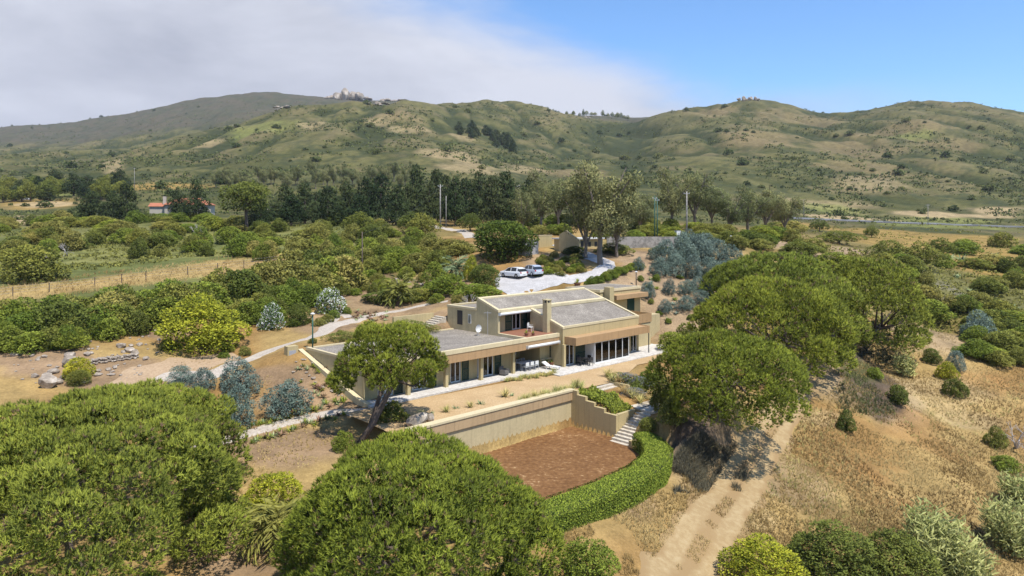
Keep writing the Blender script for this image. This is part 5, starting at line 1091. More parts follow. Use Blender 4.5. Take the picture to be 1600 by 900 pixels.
# dark cypresses
k = 0
for u in list(range(392, 842, 17)):
    top = np.interp(u, [392, 470, 560, 640, 720, 800, 842], [318, 296, 290, 276, 284, 272, 290]); v = 356 if k % 2 else 349; hh = v - top + rs.uniform(-14, 12)
    tree('cypress', u + rs.uniform(-6, 6), v, rs.uniform(40, 56), hh, cypress, k % 5, ORD[k] + ' dark cypress from the left in the belt above the scrub field', 'cypresses in the belt above the scrub field', Y=172 + (k * 11) % 34); k += 1
for (u, v, w, h, lab) in [(198, 338, 46, 62, 'dark tall conifer left of the red roofed house'), (178, 336, 40, 48, 'shorter dark conifer beside the tall one'), (140, 345, 56, 46, 'dark broad conifer at the scrub field edge'), (306, 330, 44, 66, 'tall dark conifer behind the red roofed house'), (280, 330, 34, 50, 'slender conifer behind the red roof')]: tree('conifer', u, v, w, h, cypress, k % 5, lab, None, Y=212 + k % 3 * 8); k += 1
tree('stone_pine', 386, 368, 80, 84, stonep, 1, 'rounded green tree standing free before the dark belt', None, Y=168)
for k, (u, v, w, h) in enumerate([(560, 367, 54, 36), (640, 366, 46, 34), (660, 372, 50, 40), (735, 362, 40, 30), (500, 372, 44, 30), (595, 372, 40, 26), (1440, 420, 60, 44), (1390, 408, 60, 34), (1470, 400, 44, 30), (1280, 362, 30, 20), (1362, 372, 24, 20), (1310, 382, 70, 22), (1508, 492, 40, 30)]): tree('bushy_tree', u, v, w, h, scrubtree, k % 4, side(u, ['%s bushy tree before the dark cypresses' % ORD[k], '%s bushy tree beyond the pine row' % ORD[k - 6 if k > 5 else k]], (900,)), 'low bushy trees around the property')
for k in range(36):
    u = rs.uniform(0, 190); tree('woodland_tree', u, rs.uniform(268, 296), rs.uniform(22, 40), rs.uniform(18, 36), [scrubtree, cypress][k % 2], k % 4, ['rounded', 'pointed'][k % 2] + ' tree of the small wood on the far left slope, ' + side(u, ['by the frame edge', 'left part', 'middle', 'right part', 'right end'], (35, 75, 115, 155)), 'trees of the small wood', Y=rs.uniform(330, 430))
for k in range(34):
    u = 340 + k * 9.2 + rs.uniform(-4, 4); v = np.interp(u, [340, 450, 560, 650], [285, 270, 264, 285]) + rs.uniform(-4, 10)
    tree('hillside_gum', u, v, rs.uniform(18, 30), rs.uniform(22, 40), lambda i: gum(i, .7), k % 4 + 4, ORD[k] + ' gum tree from the left in the row on the lower hillside', 'gum trees on the lower hillside', Y=rs.uniform(360, 430))
for k in range(26): u = rs.uniform(715, 805); tree('ravine_tree', u, 203 + (u - 715) * .33 + rs.uniform(-9, 9), rs.uniform(10, 16), rs.uniform(11, 17), cypress, k % 5, 'dark tree in the ravine wood on the hill', 'trees of the ravine wood')
for k in range(22): u = rs.uniform(862, 992); tree('ridge_tree', u, 0, rs.uniform(4, 8), rs.uniform(6, 11), scrubtree, k % 4, 'tiny tree on the skyline saddle', 'trees on the skyline saddle', Y=rs.uniform(1850, 2150))
# ------------------------------------------------------------------ shrub belt, scrub field, hill shrubs
def belt(pts, n, w, h, label, group, kinds, jv=8):
    u = np.array([p[0] for p in pts]); v = np.array([p[1] for p in pts])
    for k in range(n):
        uu = rs.uniform(u[0], u[-1]); kd = kinds[k % len(kinds)]; ww = rs.uniform(*w); f_ = (uu - u[0]) / (u[-1] - u[0])
        put(kd(k % 6), uu, float(np.interp(uu, u, v)) + rs.uniform(-jv, jv), ww, rs.uniform(*h), 'belt_shrub', words(kd, ww, *w) + ' ' + label + side(f_, [', left end', ', left half', ', right half', ', right end'], (.25, .5, .75)), 'shrub', group)
belt([(-20, 525), (120, 518), (230, 505), (330, 480), (430, 460), (560, 440)], 60, (54, 92), (42, 68), 'shrub of the thick belt below the fence', 'shrubs of the belt below the fence', [B, LU, B, OL], 10)
belt([(-20, 546), (60, 548), (130, 532), (240, 520)], 18, (34, 66), (28, 46), 'shrub above the rocky bank', 'shrubs above the rocky bank', [B, LU])
belt([(345, 520), (400, 500), (470, 475), (530, 455)], 20, (34, 60), (30, 46), 'shrub behind the flowering oleanders', 'shrubs behind the oleanders', [B, LU], 10)
belt([(560, 425), (650, 412), (735, 402)], 26, (34, 60), (20, 34), 'shrub on the upper bank left of the parking court', 'shrubs on the upper bank', [B, LU, OL], 12)
put(B(3), 50, 440, 92, 66, 'shrub', 'large rounded shrub alone behind the fence', 'shrub')
for k in range(105):
    v = rs.uniform(350, 408); kd = [LU, B, OL, LU, B, OL, B][k % 7]; u = rs.uniform(-20, 690); w = rs.uniform(24, 56)
    put(kd(k % 6), u, v, w, rs.uniform(18, 36) * (.7 + (v - 352) / 130), 'scrub_bush', words(kd, w, 24, 56) + ' bush of the scrub field, ' + side(u, ['by the left frame edge', 'below the conifers', 'below the red roofed house', 'before the dark cypresses', 'below the concrete poles'], (110, 230, 340, 560)) + side(v, [', far row', ', middle row', ', near row'], (372, 392)), 'bush', 'bushes of the scrub field')
for k in range(66):
    u = rs.uniform(1230, 1640); v = rs.uniform(378, 505); 
    if (v > 440 and u < 1430) or (v < 415 and k % 3): continue
    kd = [B, LU, OL, B][k % 4]; w = rs.uniform(30, 70); put(kd(k % 6), u, v, w, rs.uniform(18, 32), 'valley_bush', words(kd, w, 30, 70) + ' bush beyond the pine row, ' + side(u, ['straight behind it', 'right of it', 'by the right frame edge'], (1400, 1530)) + side(v, [', far off', ', midway', ', close'], (410, 450)), 'bush', 'bushes right of the pine row')
for k in range(30):
    kd = [B, LU, B][k % 3]; u = rs.uniform(1510, 1640); v = rs.uniform(505, 575); w = rs.uniform(36, 70)
    put(kd(k % 6), u, v, w, rs.uniform(18, 34), 'edge_bush', words(kd, w, 36, 70) + ' bush edging the dry slope' + side(u, [', inner end', ', middle', ', at the frame edge'], (1550, 1595)) + side(v, [', upper row', ', lower row'], (540,)), 'bush', 'bushes edging the dry slope')
for k in range(14): put(agavep(k % 3), rs.uniform(1330, 1600), rs.uniform(400, 500), rs.uniform(18, 28), rs.uniform(12, 18), 'wild_agave', 'pale wild agave in the scrub right of the pines', 'plant', 'wild agaves')
HS = [shrubp('hill_shrub', i, M_hill, 260, .2, wid=.7) for i in range(5)]
HP = [(u, v) for u, v in [(rs.uniform(-30, 1630), rs.uniform(165, 345)) for _ in range(520)]]
cnt = 0
for u, v in HP:
    X, Y, Z = spot(u, v, 230)
    if Y > 2300 or cnt >= 280: continue
    cnt += 1; s = Y / F; w = rs.choice([4, 5, 6, 6, 8, 10, 14, 18]) * min(1, 900 / Y) * (1.2 if v > 260 else 1); h = w * rs.uniform(.5, .75); w = min(w * s, 11); h = min(h * s, 7)
    tag(link('hill_shrub', HS[cnt % 5], None, (X, Y, Z - .1 * h), rs.uniform(0, 6.28), (w, w, h)), ('large' if w > 7 else 'small') + ' dark hill shrub, ' + side(u, ['far left', 'below the far hill', 'on the middle hill', 'in the valley folds', 'on the pointed hill', 'on the rounded hill at the right'], (180, 420, 720, 980, 1280)) + side(v, [', near the crest', ', mid slope', ', low slope'], (215, 280)), 'shrub', 'shrubs dotted on the hillside')
def scrub_stuff(name, n, ur, vr, y0, size, mat, seed, label, thr=.45, leaves=9, sc=60, cond=None):
    rng = np.random.default_rng(seed); u = rng.uniform(*ur, n); v = rng.uniform(*vr, n); P, ok = spots(u, v, y0)
    X, Y, Z = P.T; ok &= (fbm(X / sc, Y / sc, 4, seed) > thr) & (Y < 2400)
    if cond is not None: ok &= cond(u, v, X, Y)
    X = X[ok] + rng.normal(0, .004, ok.sum()) * Y[ok]; Y = Y[ok] * (1 + rng.normal(0, .006, ok.sum())); Z = height(X, Y); m = len(X)
    sz = size * rng.uniform(.5, 1.5, m) * np.clip(Y / 400, .55, 1.6); t = rng.uniform(.1, .9, m)
    d = unit(rng.normal(size=(m * leaves, 3))); d[:, 2] = np.abs(d[:, 2]); S = np.repeat(sz, leaves)
    Q = np.repeat(np.stack([X, Y, Z], 1), leaves, 0) + d * S[:, None] * np.array([1, 1, .55]) * rng.uniform(.3, 1, (len(S), 1))
    V, I, tt, k = blades(Q, d + np.array([0, 0, .4]), S * .9, .1, rng, .6, 1, np.repeat(t, leaves)); w = np.repeat(S * .55, 4)
    V = V.reshape(-1, 4, 3); c = (V[:, 1] + V[:, 3]) / 2; e = unit(V[:, 1] - V[:, 3]); V[:, 1] = c + e * (S * .3)[:, None]; V[:, 3] = c - e * (S * .3)[:, None]
    return tag(link(name, mesh_np(name, V.reshape(-1, 3), 4, I, mat, tt, fn=FN[0])), label, None, kind='stuff')
scrub_stuff('hill_scrub', 19000, (-60, 1660), (160, 352), 225, 1.05, M_hill, 3, 'low green scrub covering the hills', .47, 8)
scrub_stuff('field_scrub', 7500, (-40, 720), (352, 440), 90, .6, M_olive, 5, 'low green growth of the scrub field', .40, 10, 9, lambda u, v, X, Y: v < 440 - .122 * u)
scrub_stuff('valley_scrub', 4200, (1230, 1650), (352, 520), 105, .6, M_olive, 6, 'low green growth right of the pines', .45, 10, 12)
# dry grass on the slope
def grass_stuff(name, n, ur, vr, mat, seed, label, L=.42, thr=.38, k=5, cond=None, sc=5, W=.055, box=True):
    rng = np.random.default_rng(seed); u = rng.uniform(*ur, n); v = rng.uniform(*vr, n); P, ok = spots(u, v, 30); X, Y, Z = P.T
    X = X + rng.normal(0, .12, n); Y = Y + rng.normal(0, .15, n); a, b = w2loc(X, Y)
    ok &= (fbm(X / sc, Y / sc, 3, seed) > thr) & ~((a > -21) & (a < 27) & (b > -22.5) & (b < 12)) & (Y < 140)
    for p0, p1 in zip(TR[:-1], TR[1:]):
        dd = p1 - p0; t = np.clip(((X - p0[0]) * dd[0] + (Y - p0[1]) * dd[1]) / (dd @ dd), 0, 1); ds = np.hypot(X - p0[0] - t * dd[0], Y - p0[1] - t * dd[1]); ok &= (ds > 1.55) | ((ds < .4) & (rng.uniform(0, 1, n) < .7))
    if cond is not None: ok &= cond(u, v, X, Y)
    X = X[ok]; Y = Y[ok]; Z = height(X, Y); tn = np.clip(fbm(X / 4, Y / 4, 3, seed + 9) * 2.2 - .6, 0, 1)
    V, I, t, kk = blades(np.stack([X, Y, Z - .02], 1), np.tile([0, 0, 1.0], (len(X), 1)), L, W, rng, .5, k, tn, True, .22)
    return tag(link(name, mesh_np(name, V, kk, I, mat, t, fn=FN[0])), label, None, kind='stuff')
TR = np.array(TRK)
grass_stuff('dry_grass', 62000, (850, 1640), (520, 905), M_grass, 2, 'dry straw grass on the slope', thr=.38, L=.27, k=4, W=.04)
grass_stuff('green_weeds', 5000, (880, 1640), (540, 905), M_ggrass, 4, 'greener weeds scattered in the dry slope', L=.34, thr=.58)
grass_stuff('dry_grass', 6500, (-20, 560), (395, 475), M_grass, 6, 'dry grass strip along the fence', L=.5, thr=.3, cond=lambda u, v, X, Y: np.abs(v - (461 - .122 * u)) < 15)
grass_stuff('garden_weeds', 5000, (260, 560), (560, 900), M_grass, 8, 'sparse straw on the garden soil', L=.2, thr=.5)

grass_stuff('bank_weeds', 9000, (1050, 1165), (635, 770), leafmat('grey_bank_weeds', (0.070, 0.060, 0.042), (0.20, 0.17, 0.115), .2), 12, 'grey dead weeds hanging on the steep bank', L=.6, thr=.25, W=.05, k=4)
grass_stuff('bank_weeds', 1800, (1310, 1400), (525, 650), leafmat('green_bank_weeds', (0.045, 0.058, 0.022), (0.15, 0.165, 0.06), .2), 14, 'weeds on the shaded scarp below the pine row', L=.45, thr=.48, W=.05, k=4)
rust = leafmat('rust_grass_blade', (0.17, 0.085, 0.035), (0.36, 0.20, 0.085), .25)
grass_stuff('rust_grass', 26000, (1000, 1640), (560, 905), rust, 18, 'rust brown dry growth in patches on the slope', L=.30, thr=.56, W=.045, k=4, sc=7)
# ------------------------------------------------------------------ rocks
M_rock = speckle('pale_granite', lin(150, 138, 124), lin(186, 172, 154), 1.6, c3=lin(206, 194, 178), blot=0.4, bump=.5)
def rockp(i):
    def f():
        bm = bmesh.new(); bmesh.ops.create_icosphere(bm, subdivisions=2, radius=.5); rng = np.random.default_rng(i + 900); pl = unit(rng.normal(size=(9, 3))); of = rng.uniform(.28, .42, 9)
        for v in bm.verts:
            p = np.array(v.co)
            for n_, o_ in zip(pl, of):
                dd = p @ n_ - o_
                if dd > 0: p = p - n_ * dd
            v.co = p * (1 + rng.normal(0, .02))
        me = bpy.data.meshes.new('boulder'); bm.to_mesh(me); bm.free(); me.materials.append(M_rock); return me
    return proto(('rock', i), f)
for k in range(110):
    u = rs.uniform(20, 250); v = rs.uniform(526, 602) - max(0, (u - 140) * .12); w = rs.choice([3, 4, 4, 5, 5, 6, 7, 8, 9, 12, 16])
    X, Y, Z = spot(u, v); s = w * Y / F; tag(link('boulder', rockp(k % 6), None, (X, Y, Z + s * .12), rs.uniform(0, 6.28), (s * 1.2, s, s * .75)), ('large' if w > 10 else 'middling' if w > 5 else 'small') + ' pale boulder on the rocky bank, ' + side(u, ['left part', 'middle part', 'right part'], (95, 175)) + side(v, [', high up', ', half way', ', at its foot'], (545, 570)), 'rock', 'boulders on the rocky bank')
for (u, v, w, lab) in [(75, 606, 26, 'largest pale boulder on the bare ground of the rocky bank'), (112, 572, 24, 'upright boulder behind the yellow topiary'), (652, 668, 34, 'weathered boulder at the end of the retaining wall'), (672, 660, 16, 'small boulder against the retaining wall end')]:
    X, Y, Z = spot(u, v); s = w * Y / F; tag(link('boulder', rockp(k % 6), None, (X, Y, Z + s * .3), 1.0, (s * 1.2, s, s)), lab, 'rock'); k += 1
for k in range(60):
    u = rs.uniform(590, 700); v = 455 - (u - 590) * .12 + rs.uniform(-14, 12); w = rs.choice([4, 5, 6, 8]); X, Y, Z = spot(u, v); s = w * Y / F
    tag(link('stone', rockp(k % 6), None, (X, Y, Z + s * .1), rs.uniform(0, 6.28), (s * 1.2, s, s * .8)), 'rough stone of the garden bank behind the low wing', 'rock', 'stones of the garden bank')
for k in range(34):
    u = rs.uniform(455, 535); v = rs.uniform(560, 632); w = rs.choice([4, 5, 6, 8]); X, Y, Z = spot(u, v); s = w * Y / F
    tag(link('stone', rockp(k % 6), None, (X, Y, Z + s * .1), rs.uniform(0, 6.28), (s * 1.3, s, s * .6)), 'flat stone among the agaves by the buried wall', 'rock', 'stones among the agaves')
lw = empty('low_stone_wall'); tag(lw, 'low dry stone wall edging the sandy clearing', 'wall')
for k in range(26):
    u = 142 + k * 2.9; X, Y, Z = spot(u, 571 - (u - 142) * .14)
    for j in range(2): link('stone', rockp((k + j) % 6), lw, (X, Y, Z + .12 + .27 * j), rs.uniform(0, 6.28), (.42, .36, .34))
def outcrop(u, v, n, w, hgt, Y, label, seed):
    X = X_(u, Y); Z = hz(X, Y); root = empty('rock_outcrop', (X, Y, Z)); tag(root, label, 'rocks', 'rock outcrops on the hilltops'); r = random.Random(seed); s = Y / F
    for k in range(n):
        x = r.uniform(-.5, .5) * w * s; q = 1 - abs(x / (w * s)) * 1.6; a = r.uniform(.14, .26) * w * s; hh = hgt * s * max(q, .2) * r.uniform(.6, 1.1); link('rock', rockp(k % 6), root, (x, r.uniform(-.2, .2) * w * s, hh * .25), r.uniform(0, 6.28), (a, a, hh * 1.3))
outcrop(545, 0, 26, 62, 22, 2150, 'craggy rock crown on the far summit behind the hill', 1); outcrop(600, 0, 12, 70, 8, 2150, 'lower rocks along the far summit ridge', 2)
outcrop(580, 0, 12, 50, 8, 975, 'pale rocks on the crest of the middle hill', 3); outcrop(450, 0, 9, 50, 5, 960, 'scattered pale rocks on the shoulder of the middle hill', 4); outcrop(1168, 0, 12, 38, 11, 1250, 'rock knob on the pointed hill', 5); outcrop(910, 192, 8, 30, 7, 1450, 'pale rocks below the skyline saddle', 6)
# ------------------------------------------------------------------ outbuilding, walls, poles, fence
gx, gy, gz = spot(888, 395); gb = empty('outbuilding', (gx, gy, gz), HROT); tag(gb, 'low cream outbuilding with white flat roof beside the drive', 'building')
def obox(a0, a1, b0, b1, z0, z1, nm, m, par=gb, bevel=0.0): return MB().box(a0, a1, b0, b1, z0, z1).build(nm, m, par, bevel=bevel)
obox(.4, 8.6, 0, 3.6, -1.5, 2.2, 'wall', M_pl); obox(.1, 9.0, -.6, 3.9, 2.2, 2.42, 'roof_slab', M_white); obox(3.0, 3.9, -.06, -.002, -.1, 1.9, 'door', M_black)
for a in (5.2, 6.9): obox(a, a + .7, -.05, -.002, .9, 1.7, 'window', M_black)
gw_ = MB(); n_ = len(gw_.v)
exa(gw_, [(-2.4, -1.5), (2.0, -1.5), (2.0, 3.0), (.5, 3.7), (-2.4, 2.1)], -.1, .35); gw_.build('sloping_gable_wall', M_plw, gb)
g2 = spot(852, 386); sb = empty('garden_wall', g2, HROT); tag(sb, 'low cream wall left of the outbuilding gate', 'wall'); MB().box(-1.8, 1.6, -.15, .15, -1, 2.0).build('wall_face', M_pl, sb); MB().box(-1.85, 1.65, -.2, .2, 2.0, 2.12).build('coping', M_cop, sb)
g3 = spot(832, 398); gp = empty('grey_shed', g3, HROT); tag(gp, 'dark grey shed wall under the rounded tree', 'shed'); MB().box(-1.8, 1.2, -.2, 2.6, -1, 2.4).build('wall', M_grey, gp); MB().box(-1.9, 1.3, -.3, 2.7, 2.4, 2.55).build('roof', M_cop, gp)
M_cblk = speckle('weathered_concrete', lin(138, 134, 128), lin(178, 172, 164), 1.2, blot=.4)
w0 = spot(948, 388); w1_ = spot(1062, 388); wl = empty('concrete_wall', w0, 0); tag(wl, 'long weathered concrete wall behind the clipped hedge', 'wall')
dv = Vector((w1_[0] - w0[0], w1_[1] - w0[1], 0)); nseg = 6
for i in range(nseg):
    a = dv * (i / nseg); b = dv * ((i + 1) / nseg); nv_ = Vector((-dv.y, dv.x, 0)).normalized() * .12; zb = (w1_[2] - w0[2]) * (i + .5) / nseg
    MB().hexa([tuple(a - nv_ + Vector((0, 0, zb - 1))), tuple(b * .999 - nv_ + Vector((0, 0, zb - 1))), tuple(b * .999 + nv_ + Vector((0, 0, zb - 1))), tuple(a + nv_ + Vector((0, 0, zb - 1))), tuple(a - nv_ + Vector((0, 0, zb + 2))), tuple(b * .999 - nv_ + Vector((0, 0, zb + 2))), tuple(b * .999 + nv_ + Vector((0, 0, zb + 2))), tuple(a + nv_ + Vector((0, 0, zb + 2)))]).build('wall_panel', M_cblk, wl)
for (u, v, w, h, lab) in [(1059, 383, 8, 20, 'tall white utility cabinet by the concrete wall'), (1082, 380, 14, 12, 'wide white utility box behind the blue gums')]:
    X, Y, Z = spot(u, v); s = Y / F; e = empty('utility_cabinet', (X, Y, Z), .3); tag(e, lab, 'cabinet'); MB().box(-w * s / 2, w * s / 2, -.4, .4, -.3, h * s).build('body', M_white, e, bevel=.03); MB().box(-w * s / 2 - .04, w * s / 2 + .04, -.44, .44, h * s, h * s + .06).build('lid', M_grey, e)
def pole(u, v, top, label, r=.13, mat=None, arm=1.2, name='utility_pole', Y=None):
    if Y is None: X, Y, Z = spot(u, v)
    else: X = X_(u, Y); Z = hz(X, Y)
    H_ = (CAMH - (top - HOR) * Y / F) - Z; e = empty(name, (X, Y, Z)); tag(e, label, 'pole'); MB().tube([(0, 0, -.4), (0, 0, H_ * .5), (0, 0, H_)], [r, r * .85, r * .65], 8).build('shaft', mat or M_cblk, e, smooth=True)
    if arm:
        MB().box(-arm / 2, arm / 2, -.05, .05, H_ - .5, H_ - .4).build('cross_arm', M_grey, e)
        for x in (-arm / 2 + .05, arm / 2 - .1, 0): MB().tube([(x, 0, H_ - .4), (x, 0, H_ - .22)], .04, 6).build('insulator', M_white, e)
    return Vector((X, Y, Z + H_ - .25))
pA = pole(688, 357, 288, 'tall concrete pole before the dark cypresses', .2); pole(697, 356, 306, 'shorter pole beside the tall concrete one', .13, arm=0); pB = pole(811, 346, 289, 'concrete pole above the rounded tree', .18)
pC = pole(1073, 372, 299, 'concrete pole among the gum trees', .19); pD = pole(566, 452, 362, 'grey wooden pole in the garden behind the low wing', .11, M_bark, 0)
pole(1450, 352, 319, 'lattice like pole beside the country road', .16, None, 2.0); pole(1256, 341, 311, 'thin pole at the start of the country road', .14)
pole(210, 300, 262, 'far pole on the slope above the small wood', .16)
M_mast = solid('mast_green', (0.03, 0.10, 0.075), .5, .1)
for k, (u, t) in enumerate([(1023, 306), (1027, 309)]): pole(u, 384, t, ['green floodlight mast behind the concrete wall', 'second green mast close beside the first'][k], .11, M_mast, .8, 'floodlight_mast')
def cable(a, b, sag, label):
    pts = [a + (b - a) * (i / 14) + Vector((0, 0, -sag * 4 * (i / 14) * (1 - i / 14))) for i in range(15)]
    tag(MB().tube(pts, .018, 4, False).build('power_cable', M_black), label, 'cable')
cable(pA, pB, 1.2, 'thin power cable between the two concrete poles'); cable(pB, pC, 1.6, 'thin power cable running to the pole among the gums'); cable(pD, pA, 1.5, 'thin power cable from the garden pole')
def lamp(u, v, top, label, mat, Y=None):
    X, Y, Z = spot(u, v) if Y is None else (X_(u, Y), Y, hz(X_(u, Y), Y)); H_ = (CAMH - (top - HOR) * Y / F) - Z; e = empty('lamp_post', (X, Y, Z)); tag(e, label, 'lamp post')
    MB().tube([(0, 0, -.3), (0, 0, H_)], [.075, .06], 8).build('post', mat, e, smooth=True); MB().lathe([(.05, H_), (.2, H_ + .06), (.24, H_ + .12), (.05, H_ + .22)], 0, 0, 12).build('lamp_head', M_white, e, smooth=True)
lamp(488.5, 549, 492, 'green lamp post at the corner of the buried wing', M_mast); lamp(994, 449, 426, 'dark lamp post behind the rear block', M_black); lamp(1142, 385, 370, 'lamp post near the pine row', M_black)
fn_ = empty('wire_fence'); tag(fn_, 'wire fence with thin posts along the dry strip', 'fence'); prev = None
for k, u in enumerate([-40, 20, 77, 148, 190, 228, 293, 340, 381, 424, 445, 480, 520]):
    X, Y, Z = spot(u, 463 - .122 * u + 3); MB().tube([(X, Y, Z - .2), (X, Y, Z + 1.35)], .06, 6).build('post', M_bark, fn_)
    if prev:
        for hh in (.5, .9, 1.3): MB().tube([(prev[0], prev[1], prev[2] + hh), (X, Y, Z + hh)], .012, 3, False).build('wire', M_grey, fn_)
    prev = (X, Y, Z)
gr_ = empty('guard_rail'); tag(gr_, 'grey guard rail along the country road', 'guard rail'); pr = None
for k in range(0, 60, 2):
    x, y = road_pts[k]; y -= 4.2; z = hz(x, y); MB().box(x - .08, x + .08, y - .08, y + .08, z - .3, z + .9).build('post', M_grey, gr_)
    if pr: MB().hexa([(pr[0], pr[1] - .09, pr[2] + .55), (x, y - .09, z + .55), (x, y - .05, z + .55), (pr[0], pr[1] - .05, pr[2] + .55), (pr[0], pr[1] - .09, pr[2] + .95), (x, y - .09, z + .95), (x, y - .05, z + .95), (pr[0], pr[1] - .05, pr[2] + .95)]).build('rail', M_grey, gr_)
    pr = (x, y, z)
# meter box at the buried corner
mx_, my_ = loc2w(-17.9, 11.6); mz = 2.9; e = empty('meter_box', (mx_, my_, mz), HROT); tag(e, 'small cream meter box with a grey vent by the lamp post', 'box'); MB().box(-.9, .2, -.35, .35, -.8, .75).build('body', M_pl, e, bevel=.02); MB().box(-.75, -.05, -.37, -.351, -.1, .35).build('vent', M_grey, e)
# red roofed neighbour
M_rt = solid('red_roof_tiles', lin(184, 118, 88), .8, .2, .6, 5)
nx, ny, nz = X_(296, 226), 226.0, hz(X_(296, 226), 226.0) + 1.2; nb = empty('neighbour_house', (nx, ny, nz), .25); tag(nb, 'white house with red tiled roof among dark trees', 'house')
M_wht = solid('white_render', lin(196, 188, 172), .8, .1)
MB().box(-6.5, 7, -4, 4, -1, 3.0).build('wall', M_wht, nb); MB().hexa([(-7, -4.6, 3), (7.5, -4.6, 3), (7.5, 4.6, 3), (-7, 4.6, 3), (-3, -.3, 5.2), (3.5, -.3, 5.2), (3.5, .3, 5.2), (-3, .3, 5.2)]).build('roof', M_rt, nb)
MB().box(-11, -6.5, -3, 3, -1, 2.4).build('wing_wall', M_wht, nb); MB().hexa([(-11.4, -3.4, 2.4), (-6.4, -3.4, 2.4), (-6.4, 3.4, 2.4), (-11.4, 3.4, 2.4), (-11.4, -.2, 3.6), (-6.4, -.2, 3.6), (-6.4, .2, 3.6), (-11.4, .2, 3.6)]).build('wing_roof', M_rt, nb)
for x in (-7.4, 3.8): MB().box(x, x + .9, -2, -1.1, 2, 5.6).build('chimney', M_wht, nb)
for x in (-4.5, -1.5, 1.5, 4.5): MB().box(x, x + 1.2, -4.05, -4.002, .6, 2.3).build('window', M_black, nb)
for k in range(16): put([B, LU][k % 2](k % 6), 236 + k * 6.5, 349 + rs.uniform(-4, 4), rs.uniform(24, 40), rs.uniform(10, 17), 'screen_bush', 'dark bush screening the red roofed house', 'bush', 'bushes before the red roofed house', Y=rs.uniform(206, 214))
